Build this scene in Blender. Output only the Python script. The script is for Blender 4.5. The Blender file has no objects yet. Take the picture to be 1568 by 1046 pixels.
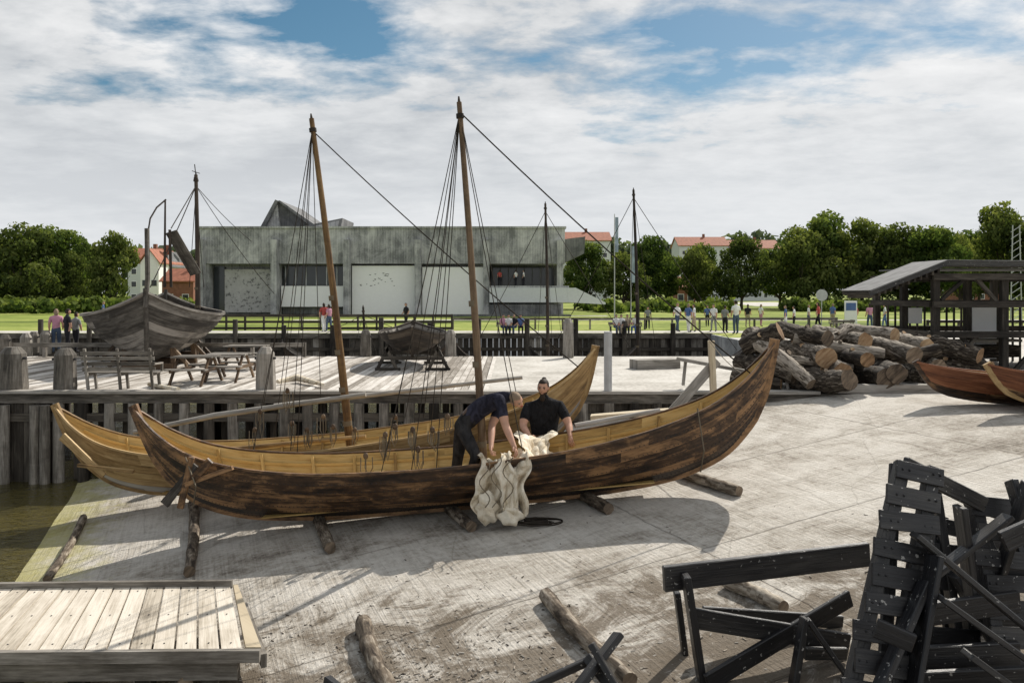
import bpy, math, random
import numpy as np
from mathutils import Vector, Matrix, Quaternion
random.seed(7); np.random.seed(7)
R=random
F=1220.0; H=2.46
def W(px,py,d): return Vector(((px-784)/F*d, d, H-(py-449)/F*d))
def slip_z(x,y):
    z=.125*(.93*x+.368*y)-1.88
    return (z-math.sqrt(z*z+.0016))/2
def G(px,py):
    a,b=3.0,80.0
    for _ in range(50):
        m=(a+b)/2; p=W(px,py,m)
        if p.z>slip_z(p.x,p.y): a=m
        else: b=m
    return W(px,py,a)
def D(px,py): return W(px,py,H*F/(py-449))
scene=bpy.context.scene
coll=scene.collection
# ---------------------------------------------------------------- materials
def nodes(name):
    m=bpy.data.materials.new(name); m.use_nodes=True
    nt=m.node_tree; nt.nodes.clear()
    o=nt.nodes.new('ShaderNodeOutputMaterial'); b=nt.nodes.new('ShaderNodeBsdfPrincipled')
    nt.links.new(b.outputs[0],o.inputs[0])
    return m,nt,b,o
def N(nt,t,**k):
    n=nt.nodes.new(t)
    for a,v in k.items(): setattr(n,a,v)
    return n
def ramp(nt,fac,stops):
    r=N(nt,'ShaderNodeValToRGB'); e=r.color_ramp.elements
    while len(e)<len(stops): e.new(.5)
    for i,(p,c) in enumerate(stops):
        e[i].position=p; e[i].color=(c[0],c[1],c[2],1) if hasattr(c,'__len__') else (c,c,c,1)
    nt.links.new(fac,r.inputs[0]); return r.outputs[0]
def noise(nt,vec,scale,detail=4,rough=.55,dist=0):
    n=N(nt,'ShaderNodeTexNoise'); n.inputs['Scale'].default_value=scale
    n.inputs['Detail'].default_value=detail; n.inputs['Roughness'].default_value=rough
    n.inputs['Distortion'].default_value=dist
    if vec is not None: nt.links.new(vec,n.inputs['Vector'])
    return n.outputs['Fac']
def mapping(nt,vec,scale=(1,1,1),rot=(0,0,0)):
    m=N(nt,'ShaderNodeMapping'); m.inputs['Scale'].default_value=scale; m.inputs['Rotation'].default_value=rot
    nt.links.new(vec,m.inputs['Vector']); return m.outputs[0]
def mix(nt,fac,a,b,mode='MIX'):
    m=N(nt,'ShaderNodeMix',data_type='RGBA',blend_type=mode)
    for s,v in ((0,fac),(6,a),(7,b)):
        if isinstance(v,(int,float)): m.inputs[s].default_value=v
        elif isinstance(v,tuple): m.inputs[s].default_value=(v[0],v[1],v[2],1)
        else: nt.links.new(v,m.inputs[s])
    return m.outputs[2]
def math_(nt,op,a,b=0.0,clamp=False):
    m=N(nt,'ShaderNodeMath',operation=op); m.use_clamp=clamp
    for i,v in enumerate((a,b)):
        if isinstance(v,(int,float)): m.inputs[i].default_value=v
        else: nt.links.new(v,m.inputs[i])
    return m.outputs[0]
def bump(nt,b,h,strength=.3,dist=.02):
    n=N(nt,'ShaderNodeBump'); n.inputs['Strength'].default_value=strength; n.inputs['Distance'].default_value=dist
    nt.links.new(h,n.inputs['Height']); nt.links.new(n.outputs[0],b.inputs['Normal'])
def uvtint(nt):
    uv=N(nt,'ShaderNodeUVMap').outputs[0]
    at=N(nt,'ShaderNodeAttribute'); at.attribute_name='tint'
    s=N(nt,'ShaderNodeSeparateXYZ'); nt.links.new(uv,s.inputs[0])
    c=N(nt,'ShaderNodeCombineXYZ')
    nt.links.new(s.outputs[0],c.inputs[0]); nt.links.new(s.outputs[1],c.inputs[1])
    nt.links.new(math_(nt,'MULTIPLY',at.outputs['Fac'],13.0),c.inputs[2])
    return c.outputs[0],at.outputs['Fac']
def wood(name,dark,mid,light,rough=.75,grain=22,patch=1.2,spec=.3,specks=None,b=.35,tv=.22,pw=.6,mott=0):
    m,nt,bs,o=nodes(name); v,t=uvtint(nt)
    g=noise(nt,mapping(nt,v,(1.2,grain,1)),1.6,6,.65)
    p=noise(nt,mapping(nt,v,(patch*.6,patch*3,1)),1.5,5,.6,.4)
    f=math_(nt,'ADD',math_(nt,'MULTIPLY',g,.5),math_(nt,'MULTIPLY',p,pw))
    f=math_(nt,'ADD',f,.6*.5-pw*.5)
    f=math_(nt,'ADD',f,math_(nt,'MULTIPLY',math_(nt,'SUBTRACT',t,.5),tv))
    if mott:
        tc=N(nt,'ShaderNodeTexCoord').outputs['Object']
        mm=noise(nt,mapping(nt,tc,(1,1,2.2)),2.6,7,.7,.6); f=math_(nt,'ADD',f,math_(nt,'MULTIPLY',math_(nt,'SUBTRACT',mm,.5),mott))
    col=ramp(nt,f,[(.36,dark),(.53,mid),(.72,light)])
    if specks:
        sp=noise(nt,v,26,2,.5); sm=noise(nt,v,3,2)
        k=math_(nt,'GREATER_THAN',math_(nt,'ADD',sp,math_(nt,'MULTIPLY',sm,.35)),.885)
        col=mix(nt,k,col,specks)
    nt.links.new(col,bs.inputs['Base Color']); bs.inputs['Roughness'].default_value=rough
    bs.inputs['Specular IOR Level'].default_value=spec
    bump(nt,bs,g,b,.012); return m
def plain(name,c,rough=.7,var=.25,scale=6,spec=.3,metal=0):
    m,nt,bs,o=nodes(name)
    tc=N(nt,'ShaderNodeTexCoord').outputs['Object']
    n=noise(nt,tc,scale,5)
    a=tuple(x*(1-var) for x in c); d=tuple(min(1,x*(1+var)) for x in c)
    nt.links.new(ramp(nt,n,[(.3,a),(.7,d)]),bs.inputs['Base Color'])
    bs.inputs['Roughness'].default_value=rough; bs.inputs['Specular IOR Level'].default_value=spec
    bs.inputs['Metallic'].default_value=metal
    return m
def clothmat(name,c,scale=9):
    m,nt,bs,o=nodes(name); tc=N(nt,'ShaderNodeTexCoord').outputs['Object']
    n=noise(nt,mapping(nt,tc,(1,1,.6)),scale,4,.6,1.2)
    nt.links.new(ramp(nt,n,[(.35,tuple(x*.6 for x in c)),(.65,tuple(x*1.5 for x in c))]),bs.inputs['Base Color'])
    bs.inputs['Roughness'].default_value=.95; bs.inputs['Specular IOR Level'].default_value=.15
    bump(nt,bs,n,.9,.05); return m
def leafmat(name,c1,c2,c3):
    m,nt,bs,o=nodes(name)
    at=N(nt,'ShaderNodeAttribute'); at.attribute_name='tint'
    oi=N(nt,'ShaderNodeObjectInfo')
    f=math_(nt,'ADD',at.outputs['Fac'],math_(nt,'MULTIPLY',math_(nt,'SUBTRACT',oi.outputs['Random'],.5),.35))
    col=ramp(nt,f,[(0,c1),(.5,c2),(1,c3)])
    d=N(nt,'ShaderNodeBsdfDiffuse'); tr=N(nt,'ShaderNodeBsdfTranslucent')
    nt.links.new(col,d.inputs[0]); nt.links.new(mix(nt,1.0,col,(1.2,1.25,.6),'MULTIPLY'),tr.inputs[0])
    ms=N(nt,'ShaderNodeMixShader'); ms.inputs[0].default_value=.42
    nt.links.new(d.outputs[0],ms.inputs[1]); nt.links.new(tr.outputs[0],ms.inputs[2]); nt.links.new(ms.outputs[0],o.inputs[0])
    return m

M={}
M['hull_dark']=wood('tarred_oak',(.012,.008,.006),(.066,.036,.019),(.33,.185,.085),.5,14,1.0,.4,tv=.2,pw=.6,b=.5,mott=.65)
M['hull_tar']=wood('black_tar_wood',(.006,.005,.0045),(.018,.014,.011),(.08,.052,.034),.55,18,1.2,.4,mott=.3)
M['hull_ochre']=wood('oiled_pine',(.1,.06,.028),(.3,.19,.08),(.5,.35,.17),.6,18,1.0,tv=.2,mott=.35)
M['hull_in']=wood('yellow_inner_planks',(.2,.12,.04),(.44,.29,.1),(.6,.43,.18),.6,18,1,mott=.2)
M['hull_grey']=wood('weathered_grey_hull',(.04,.035,.03),(.12,.108,.094),(.29,.265,.235),.8,22,1.2,tv=.35,mott=.35)
M['hull_brown']=wood('dark_brown_hull',(.012,.01,.008),(.04,.031,.024),(.12,.095,.07),.7,20,1.2,tv=.3,mott=.3)
M['hull_pale']=wood('pale_grey_planks',(.12,.11,.1),(.28,.26,.24),(.45,.43,.4),.8,20,1)
M['hull_red']=wood('red_oiled_hull',(.08,.03,.016),(.2,.075,.035),(.36,.16,.08),.5,16,1,mott=.25)
M['mast_y']=wood('varnished_mast',(.08,.042,.016),(.2,.115,.042),(.36,.23,.095),.45,20,1,mott=.3)
M['mast_b']=wood('brown_mast',(.03,.02,.013),(.095,.06,.036),(.2,.135,.08),.6,20,1,mott=.3)
M['mast_k']=wood('dark_mast',(.012,.01,.008),(.035,.026,.02),(.08,.06,.045),.7,20,1)
M['deck']=wood('deck_planks',(.2,.175,.145),(.44,.405,.36),(.64,.605,.56),.85,26,.8,tv=.4,mott=.45)
M['plat']=wood('platform_planks',(.2,.17,.13),(.47,.415,.335),(.68,.62,.53),.85,30,.8,tv=.3,mott=.3)
M['pile']=wood('weathered_pile',(.045,.04,.034),(.15,.135,.115),(.34,.315,.28),.85,16,1,mott=.2)
M['piledark']=wood('wet_dark_pile',(.014,.012,.01),(.045,.038,.031),(.12,.105,.086),.8,16,1)
M['black']=wood('black_painted_timber',(.004,.004,.005),(.011,.011,.013),(.05,.047,.044),.42,24,1.2,.5,specks=(.32,.31,.29),b=.6)
M['grey']=wood('silvered_timber',(.12,.11,.095),(.29,.27,.24),(.48,.45,.41),.85,22,1)
M['tan']=wood('pale_fresh_timber',(.3,.24,.16),(.48,.4,.28),(.62,.54,.4),.75,22,1)
M['bark']=wood('log_bark',(.02,.015,.011),(.095,.077,.058),(.4,.35,.29),.9,7,3.5,b=1,tv=.3,pw=1.0)
M['barkpale']=wood('roller_bark',(.03,.022,.016),(.14,.11,.08),(.42,.37,.3),.9,9,3,b=1,pw=.9,mott=.3)
M['cut']=wood('cut_log_end',(.14,.08,.04),(.32,.2,.11),(.5,.36,.22),.85,5,3)
M['cutgrey']=wood('weathered_log_end',(.05,.038,.028),(.16,.12,.085),(.32,.25,.18),.85,5,3)
M['rope']=plain('hemp_rope',(.16,.13,.09),.9)
M['ropedark']=plain('tarred_rope',(.03,.024,.018),.9)
M['iron']=plain('dark_iron',(.03,.03,.032),.5)
M['white']=plain('white_paint',(.88,.88,.87),.6,.02,3)
M['glass']=plain('dark_glass',(.03,.035,.04),.12,.1,2,.6)
M['redroof']=plain('red_roof_tiles',(.33,.13,.08),.8,.25,1.5)
M['brick']=plain('red_brick',(.24,.11,.075),.85,.2,2)
M['bluewall']=plain('pale_wall',(.6,.62,.64),.8,.05)
M['metal']=plain('galvanised_metal',(.42,.43,.44),.45,.1,5,.5,.3)
M['felt']=plain('grey_roofing_felt',(.2,.2,.2),.9,.25,3)
M['flagc']=plain('faded_banner_cloth',(.3,.36,.45),.9,.35,1.5)
M['skin']=plain('skin',(.52,.3,.21),.55,.12,8)
M['hairdk']=plain('dark_hair',(.03,.02,.014),.7)
M['hairlt']=plain('grey_blond_hair',(.26,.19,.13),.8)
M['eye']=plain('eye_dark',(.02,.02,.02),.3)
M['navy']=clothmat('navy_tshirt',(.03,.03,.046))
M['tblack']=clothmat('black_tshirt',(.016,.016,.018))
M['trous']=clothmat('dark_work_trousers',(.03,.029,.03),7)
M['belt']=plain('leather_belt',(.09,.05,.03),.5)
for n,c in dict(cw=(.75,.75,.73),cb=(.1,.16,.35),cr=(.42,.08,.07),cp=(.5,.25,.33),cg=(.24,.25,.24),ck=(.02,.02,.025),ct=(.4,.33,.24),cj=(.07,.1,.16)).items():
    M[n]=plain('cloth_'+n,c,.9,.15)
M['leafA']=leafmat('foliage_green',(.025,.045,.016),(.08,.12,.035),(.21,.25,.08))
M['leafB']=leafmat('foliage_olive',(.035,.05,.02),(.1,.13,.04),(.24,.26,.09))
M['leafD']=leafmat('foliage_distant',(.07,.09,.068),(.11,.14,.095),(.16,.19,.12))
M['trunk']=plain('tree_bark',(.06,.048,.038),.95)

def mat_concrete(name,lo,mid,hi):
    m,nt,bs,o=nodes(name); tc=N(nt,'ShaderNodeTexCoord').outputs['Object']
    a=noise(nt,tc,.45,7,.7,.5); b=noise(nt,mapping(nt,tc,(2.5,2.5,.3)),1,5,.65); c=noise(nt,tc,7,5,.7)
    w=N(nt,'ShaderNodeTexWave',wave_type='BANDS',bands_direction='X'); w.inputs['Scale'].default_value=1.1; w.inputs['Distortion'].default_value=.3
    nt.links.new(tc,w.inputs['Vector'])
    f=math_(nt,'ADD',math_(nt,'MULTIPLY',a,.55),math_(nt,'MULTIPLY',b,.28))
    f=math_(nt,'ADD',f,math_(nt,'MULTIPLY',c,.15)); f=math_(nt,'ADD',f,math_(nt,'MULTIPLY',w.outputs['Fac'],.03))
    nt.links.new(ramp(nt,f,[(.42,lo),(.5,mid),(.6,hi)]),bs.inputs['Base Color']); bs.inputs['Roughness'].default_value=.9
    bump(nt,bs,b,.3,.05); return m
M['conc']=mat_concrete('board_marked_concrete',(.17,.173,.178),(.33,.332,.335),(.54,.54,.535))
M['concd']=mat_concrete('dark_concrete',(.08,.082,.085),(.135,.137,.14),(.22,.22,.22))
def mat_speck():
    m,nt,bs,o=nodes('speckled_panel'); tc=N(nt,'ShaderNodeTexCoord').outputs['Object']
    a=noise(nt,tc,3.2,3,.6); b=noise(nt,tc,.5,3)
    col=ramp(nt,a,[(.36,(.08,.08,.08)),(.42,(.4,.39,.38)),(.7,(.48,.47,.46))])
    nt.links.new(mix(nt,.2,col,b),bs.inputs['Base Color']); bs.inputs['Roughness'].default_value=.9; return m
M['speck']=mat_speck()
def mat_slip():
    m,nt,bs,o=nodes('slipway_concrete'); tc=N(nt,'ShaderNodeTexCoord').outputs['Object']
    rot=mapping(nt,tc,(1,1,1),(0,0,math.radians(-21.6)))
    big=noise(nt,tc,.25,6,.65,.4); med=noise(nt,tc,1.3,7,.7,.6); fine=noise(nt,tc,14,6,.75)
    gr=noise(nt,mapping(nt,rot,(22,.6,1)),1,4,.65,.3)
    gr2=noise(nt,mapping(nt,rot,(.6,11,1)),1,6,.75,.5)
    f=math_(nt,'ADD',math_(nt,'MULTIPLY',big,.3),math_(nt,'MULTIPLY',med,.32))
    f=math_(nt,'ADD',f,math_(nt,'MULTIPLY',fine,.18)); f=math_(nt,'ADD',f,math_(nt,'MULTIPLY',gr2,.13)); f=math_(nt,'ADD',f,math_(nt,'MULTIPLY',gr,.13))
    col=ramp(nt,f,[(.43,(.17,.145,.115)),(.49,(.38,.345,.295)),(.55,(.54,.505,.45)),(.66,(.68,.65,.595))])
    br=N(nt,'ShaderNodeTexBrick'); br.offset=0.0
    br.inputs['Scale'].default_value=1; br.inputs['Mortar Size'].default_value=.018; br.inputs['Brick Width'].default_value=6.5; br.inputs['Row Height'].default_value=3.1
    br.inputs['Mortar Smooth'].default_value=.6
    dn=N(nt,'ShaderNodeVectorMath',operation='ADD'); nz=N(nt,'ShaderNodeTexNoise'); nz.inputs['Scale'].default_value=2.5
    nt.links.new(rot,nz.inputs['Vector']); sc=N(nt,'ShaderNodeVectorMath',operation='SCALE'); sc.inputs['Scale'].default_value=.09
    nt.links.new(nz.outputs['Color'],sc.inputs[0]); nt.links.new(rot,dn.inputs[0]); nt.links.new(sc.outputs[0],dn.inputs[1])
    nt.links.new(dn.outputs[0],br.inputs['Vector'])
    j=math_(nt,'MULTIPLY',br.outputs['Fac'],math_(nt,'MULTIPLY',ramp(nt,med,[(.4,.15),(.6,1)]),.6))
    col=mix(nt,j,col,(.14,.12,.1))
    vo=N(nt,'ShaderNodeTexVoronoi',feature='DISTANCE_TO_EDGE'); vo.inputs['Scale'].default_value=.42; nt.links.new(dn.outputs[0],vo.inputs['Vector'])
    ck=ramp(nt,vo.outputs['Distance'],[(0,1),(.005,0)])
    col=mix(nt,math_(nt,'MULTIPLY',ck,.35),col,(.15,.13,.1))
    s=N(nt,'ShaderNodeSeparateXYZ'); nt.links.new(tc,s.inputs[0])
    fy=math_(nt,'MULTIPLY',math_(nt,'SUBTRACT',11.2,s.outputs[1]),.33,True)
    dirt=math_(nt,'ADD',noise(nt,tc,1.1,9,.8,.8),math_(nt,'MULTIPLY',fy,.16))
    dm=ramp(nt,dirt,[(.53,0),(.64,1)])
    col=mix(nt,math_(nt,'MULTIPLY',dm,math_(nt,'MULTIPLY',ramp(nt,fy,[(0,0),(.2,1)]),.85)),col,(.13,.1,.068))
    spk=ramp(nt,noise(nt,tc,34,3,.7),[(.62,0),(.68,1)])
    col=mix(nt,math_(nt,'MULTIPLY',spk,math_(nt,'ADD',.3,math_(nt,'MULTIPLY',fy,.5))),col,(.11,.09,.07))
    al=math_(nt,'ADD',math_(nt,'MULTIPLY',s.outputs[2],-1.0),math_(nt,'MULTIPLY',noise(nt,tc,2.5,6,.7),.45))
    am=ramp(nt,math_(nt,'SUBTRACT',al,1.72),[(.56,0),(.68,.6),(.85,.95)])
    col=mix(nt,am,col,(.36,.33,.09))
    nt.links.new(col,bs.inputs['Base Color']); bs.inputs['Roughness'].default_value=.88; bs.inputs['Specular IOR Level'].default_value=.25
    h=math_(nt,'ADD',math_(nt,'ADD',gr2,gr),math_(nt,'ADD',math_(nt,'ADD',fine,med),math_(nt,'MULTIPLY',br.outputs['Fac'],-1.5)))
    bump(nt,bs,h,.9,.028); return m
M['slip']=mat_slip()
def mat_quay():
    m,nt,bs,o=nodes('quay_gravel_concrete'); tc=N(nt,'ShaderNodeTexCoord').outputs['Object']
    a=noise(nt,tc,.5,6,.65); b=noise(nt,tc,8,5,.7)
    f=math_(nt,'ADD',math_(nt,'MULTIPLY',a,.6),math_(nt,'MULTIPLY',b,.4))
    nt.links.new(ramp(nt,f,[(.38,(.28,.26,.225)),(.5,(.47,.445,.4)),(.65,(.63,.61,.565))]),bs.inputs['Base Color']); bs.inputs['Roughness'].default_value=.9
    bump(nt,bs,b,.3); return m
M['quay']=mat_quay()
def mat_ground():
    m,nt,bs,o=nodes('grass_ground'); tc=N(nt,'ShaderNodeTexCoord').outputs['Object']
    a=noise(nt,mapping(nt,tc,(.5,1,1)),.12,6,.6); b=noise(nt,tc,1.5,5,.7)
    f=math_(nt,'ADD',math_(nt,'MULTIPLY',a,.7),math_(nt,'MULTIPLY',b,.3))
    nt.links.new(ramp(nt,f,[(.4,(.1,.135,.03)),(.5,(.22,.27,.06)),(.6,(.37,.39,.12))]),bs.inputs['Base Color']); bs.inputs['Roughness'].default_value=.95
    bs.inputs['Specular IOR Level'].default_value=.1
    return m
M['ground']=mat_ground()
def mat_water():
    m,nt,bs,o=nodes('harbour_water'); tc=N(nt,'ShaderNodeTexCoord').outputs['Object']
    h=noise(nt,mapping(nt,tc,(1,1.8,1)),2.6,4,.6,.8); 
    gl=N(nt,'ShaderNodeBsdfGlossy'); gl.inputs['Roughness'].default_value=.04
    tr=N(nt,'ShaderNodeBsdfTransparent'); tr.inputs[0].default_value=(.62,.57,.26,1)
    df=N(nt,'ShaderNodeBsdfDiffuse'); df.inputs[0].default_value=(.14,.12,.045,1)
    bp=N(nt,'ShaderNodeBump'); bp.inputs['Strength'].default_value=1; bp.inputs['Distance'].default_value=.12; nt.links.new(h,bp.inputs['Height'])
    nt.links.new(bp.outputs[0],gl.inputs['Normal'])
    fr=N(nt,'ShaderNodeFresnel'); fr.inputs[0].default_value=1.42; nt.links.new(bp.outputs[0],fr.inputs['Normal'])
    m1=N(nt,'ShaderNodeMixShader'); m1.inputs[0].default_value=.35; nt.links.new(tr.outputs[0],m1.inputs[1]); nt.links.new(df.outputs[0],m1.inputs[2])
    m2=N(nt,'ShaderNodeMixShader'); nt.links.new(fr.outputs[0],m2.inputs[0]); nt.links.new(m1.outputs[0],m2.inputs[1]); nt.links.new(gl.outputs[0],m2.inputs[2])
    nt.links.new(m2.outputs[0],o.inputs[0]); return m
M['water']=mat_water()
def mat_canvas():
    m,nt,bs,o=nodes('sail_canvas'); tc=N(nt,'ShaderNodeTexCoord').outputs['Object']
    a=noise(nt,tc,4,6,.65,.5); b=noise(nt,tc,40,3)
    nt.links.new(ramp(nt,a,[(.34,(.36,.28,.18)),(.46,(.62,.54,.41)),(.6,(.78,.72,.6))]),bs.inputs['Base Color'])
    bs.inputs['Roughness'].default_value=.95; bump(nt,bs,math_(nt,'ADD',a,b),.5,.02); return m
M['canvas']=mat_canvas()

# ---------------------------------------------------------------- mesh builder
class MB:
    def __init__(s,*mats): s.v=[];s.f=[];s.m=[];s.t=[];s.uv=[];s.mats=list(mats);s.sm=[]
    def mi(s,k):
        if k is None: return 0
        if k not in s.mats: s.mats.append(k)
        return s.mats.index(k)
    def add(s,vs,fs,mat=None,tint=None,uvs=None,smooth=False):
        o=len(s.v); s.v+= [tuple(v) for v in vs]; mi=s.mi(mat); t=R.random() if tint is None else tint
        for i,f in enumerate(fs):
            s.f.append(tuple(o+a for a in f)); s.m.append(mi); s.t.append(t[i] if isinstance(t,list) else t); s.sm.append(smooth)
            s.uv.append(uvs[i] if uvs else [(vs[a][0]+vs[a][1],vs[a][2]) for a in f])
    def beam(s,a,b,w,h,up=(0,0,1),mat=None,tint=None,jit=0,w2=None,h2=None):
        a=Vector(a);b=Vector(b);d=(b-a);L=d.length
        if L<1e-6:return
        d/=L;up=Vector(up)
        if abs(d.dot(up))>.98: up=Vector((0,1,0)) if abs(d.y)<.9 else Vector((1,0,0))
        x=d.cross(up).normalized();z=x.cross(d).normalized()
        w2=w if w2 is None else w2; h2=h if h2 is None else h2
        vs=[]
        for p,ww,hh in ((a,w,h),(b,w2,h2)):
            for sx,sz in ((-1,-1),(1,-1),(1,1),(-1,1)):
                q=p+x*sx*ww/2+z*sz*hh/2
                if jit: q=q+Vector((R.uniform(-jit,jit),R.uniform(-jit,jit),R.uniform(-jit,jit)))
                vs.append(q)
        fs=[(0,1,5,4),(1,2,6,5),(2,3,7,6),(3,0,4,7),(3,2,1,0),(4,5,6,7)]
        u0=R.random()*5;v0=0;uv=[]
        for k,wd in enumerate((w,h,w,h)):
            uv.append([(u0,v0),(u0,v0+wd),(u0+L,v0+wd),(u0+L,v0)]);v0+=wd
        e=[(u0,0),(u0+.02,w),(u0+.04,w),(u0+.04,0)]
        uv+= [e,e]
        s.add(vs,fs,mat,tint,uv)
    def box(s,x0,x1,y0,y1,z0,z1,mat=None,tint=None):
        sx,sy,sz=x1-x0,y1-y0,z1-z0;cx,cy,cz=(x0+x1)/2,(y0+y1)/2,(z0+z1)/2
        if sx>=sy and sx>=sz: s.beam((x0,cy,cz),(x1,cy,cz),sy,sz,(0,0,1),mat,tint)
        elif sy>=sz: s.beam((cx,y0,cz),(cx,y1,cz),sx,sz,(0,0,1),mat,tint)
        else: s.beam((cx,cy,z0),(cx,cy,z1),sx,sy,(0,1,0),mat,tint)
    def tube(s,pts,rad,n=8,mat=None,tint=None,cap=None,rough=0,flat=False):
        pts=[Vector(p) for p in pts]; k=len(pts)
        if not hasattr(rad,'__len__'): rad=[rad]*k
        vs=[];ref=None;u=R.random()*5;us=[]
        prof=[[1+R.uniform(-rough,rough) for _ in range(n)] for _ in range(k)]
        for i,p in enumerate(pts):
            d=(pts[min(i+1,k-1)]-pts[max(i-1,0)]).normalized()
            if ref is None: ref=d.orthogonal().normalized()
            x=(ref-d*ref.dot(d)).normalized();ref=x;y=d.cross(x)
            if i: u+=(pts[i]-pts[i-1]).length
            us.append(u)
            for j in range(n):
                a=2*math.pi*j/n; vs.append(p+(x*math.cos(a)+y*math.sin(a))*rad[i]*prof[i][j])
        fs=[];uv=[]
        for i in range(k-1):
            c=2*math.pi*rad[i]
            for j in range(n):
                j2=(j+1)%n; fs.append((i*n+j,i*n+j2,(i+1)*n+j2,(i+1)*n+j))
                a,b=j/n*c,(j+1)/n*c; uv.append([(us[i],a),(us[i],b),(us[i+1],b),(us[i+1],a)])
        s.add(vs,fs,mat,tint,uv,smooth=not flat)
        for i,rv in ((0,True),(k-1,False)):
            vv=vs[i*n:(i+1)*n]; f=tuple(range(n)); f=f[::-1] if rv else f
            s.add(vv,[f],cap or mat,tint,[[(math.cos(6.28*j/n)*rad[i],math.sin(6.28*j/n)*rad[i]) for j in f]])
    def sweep(s,pts,w,h,side,mat=None,tint=None):
        pts=[Vector(p) for p in pts];side=Vector(side);k=len(pts);vs=[];us=[];u=R.random()*5
        ww=w if hasattr(w,'__len__') else [w]*k; hh=h if hasattr(h,'__len__') else [h]*k
        for i,p in enumerate(pts):
            d=(pts[min(i+1,k-1)]-pts[max(i-1,0)]).normalized(); sd=(side-d*side.dot(d)).normalized(); nn=sd.cross(d)
            if i:u+=(pts[i]-pts[i-1]).length
            us.append(u)
            for a,b in ((-1,-1),(1,-1),(1,1),(-1,1)): vs.append(p+sd*a*ww[i]/2+nn*b*hh[i]/2)
        fs=[];uv=[]
        for i in range(k-1):
            for j in range(4):
                j2=(j+1)%4; fs.append((i*4+j,i*4+j2,(i+1)*4+j2,(i+1)*4+j)); uv.append([(us[i],j*.1),(us[i],j*.1+.1),(us[i+1],j*.1+.1),(us[i+1],j*.1)])
        fs+=[(3,2,1,0),tuple((k-1)*4+j for j in range(4))]; uv+=[[(0,0)]*4]*2
        s.add(vs,fs,mat,tint,uv)
    def sphere(s,c,r,mat=None,n=10,fn=None,tint=.5,basis=None):
        vs=[];fs=[];c=Vector(c); m=n//2+1
        rr=r if hasattr(r,'__len__') else (r,r,r)
        for i in range(m+1):
            th=math.pi*i/m
            for j in range(n):
                ph=2*math.pi*j/n
                q=Vector((math.sin(th)*math.cos(ph)*rr[0],math.sin(th)*math.sin(ph)*rr[1],math.cos(th)*rr[2]))
                if fn:q=fn(q)
                if basis: q=basis@q
                vs.append(c+q)
        for i in range(m):
            for j in range(n): fs.append((i*n+j,(i+1)*n+j,(i+1)*n+(j+1)%n,i*n+(j+1)%n))
        s.add(vs,fs,mat,tint,smooth=True)
    def poly_extrude(s,pts,vec,mat=None,tint=None):
        n=len(pts);vec=Vector(vec);a=[Vector(p) for p in pts];b=[p+vec for p in a]
        s.add(a+b,[tuple(range(n))]+[tuple(range(2*n-1,n-1,-1))]+[(i,i+n,(i+1)%n+n,(i+1)%n) for i in range(n)],mat,tint)
    def done(s,name,parent=None,mat_world=None,bevel=0):
        me=bpy.data.meshes.new(name); me.from_pydata(s.v,[],s.f)
        for k in s.mats: me.materials.append(M[k])
        me.polygons.foreach_set('material_index',s.m); me.polygons.foreach_set('use_smooth',s.sm)
        at=me.attributes.new('tint','FLOAT','FACE'); at.data.foreach_set('value',s.t)
        uvl=me.uv_layers.new(name='UVMap'); flat=[c for f in s.uv for q in f for c in (q[0],q[1])]
        uvl.data.foreach_set('uv',flat)
        me.update()
        o=bpy.data.objects.new(name,me); coll.objects.link(o)
        if mat_world is not None: o.matrix_world=mat_world
        if parent: o.parent=parent[0]; o.matrix_parent_inverse=parent[1].inverted()
        if bevel:
            bm=o.modifiers.new('bev','BEVEL'); bm.width=bevel; bm.segments=1; bm.limit_method='ANGLE'; bm.angle_limit=.9
        return o
def group(name,loc):
    e=bpy.data.objects.new(name,None); e.empty_display_size=.2; e.location=loc; coll.objects.link(e)
    return (e,Matrix.Translation(Vector(loc)))
def grid(name,xs,ys,zf,mat):
    vs=[(x,y,zf(x,y)) for y in ys for x in xs]; n=len(xs)
    fs=[(j*n+i,j*n+i+1,(j+1)*n+i+1,(j+1)*n+i) for j in range(len(ys)-1) for i in range(n-1)]
    b=MB(mat); b.add(vs,fs,mat,.5,smooth=True); return b.done(name)

# ---------------------------------------------------------------- ground, water
YW=19.9
grid('slipway',list(np.linspace(-28,45,147)),list(np.linspace(-12,YW,65)),lambda x,y:slip_z(x,y)+.006*math.sin(x*1.7+y)*math.sin(y*1.3),'slip')
b=MB('quay')
for (x0,x1,y0,y1) in ((-.6,45,YW+.02,31),(12,45,31,44)):
    b.add([(x0,y0,0),(x1,y0,0),(x1,y1,0),(x0,y1,0)],[(0,1,2,3)],'quay',.5)
b.done('quay_pavement')
b=MB('ground')
for (x0,x1,y0,y1) in ((-3000,3000,48,6000),(12,45,44,48),(45,3000,-200,48),(-3000,45,-400,-12)):
    b.add([(x0,y0,-.004),(x1,y0,-.004),(x1,y1,-.004),(x0,y1,-.004)],[(0,1,2,3)],'ground',.5)
b.done('ground')
b=MB('water'); b.add([(-400,-12,-2.22),(12,-12,-2.22),(12,48,-2.22),(-400,48,-2.22)],[(0,1,2,3)],'water',.5); b.done('water')
b=MB('piledark'); b.add([(-400,-12,-4.2),(12,-12,-4.2),(12,48,-4.2),(-400,48,-4.2)],[(0,1,2,3)],'concd',.5); b.done('harbour_bed')
b=MB('quay')
def strip(y0,y1,x0,x1,z): b.add([(x0,y0,z),(x1,y0,z),(x1,y1,z),(x0,y1,z)],[(0,1,2,3)],'quay',.5)
strip(49.2,52,-60,40,.002); strip(72,74,-20,80,.002)
b.done('footpath')
b=MB('white'); 
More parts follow.
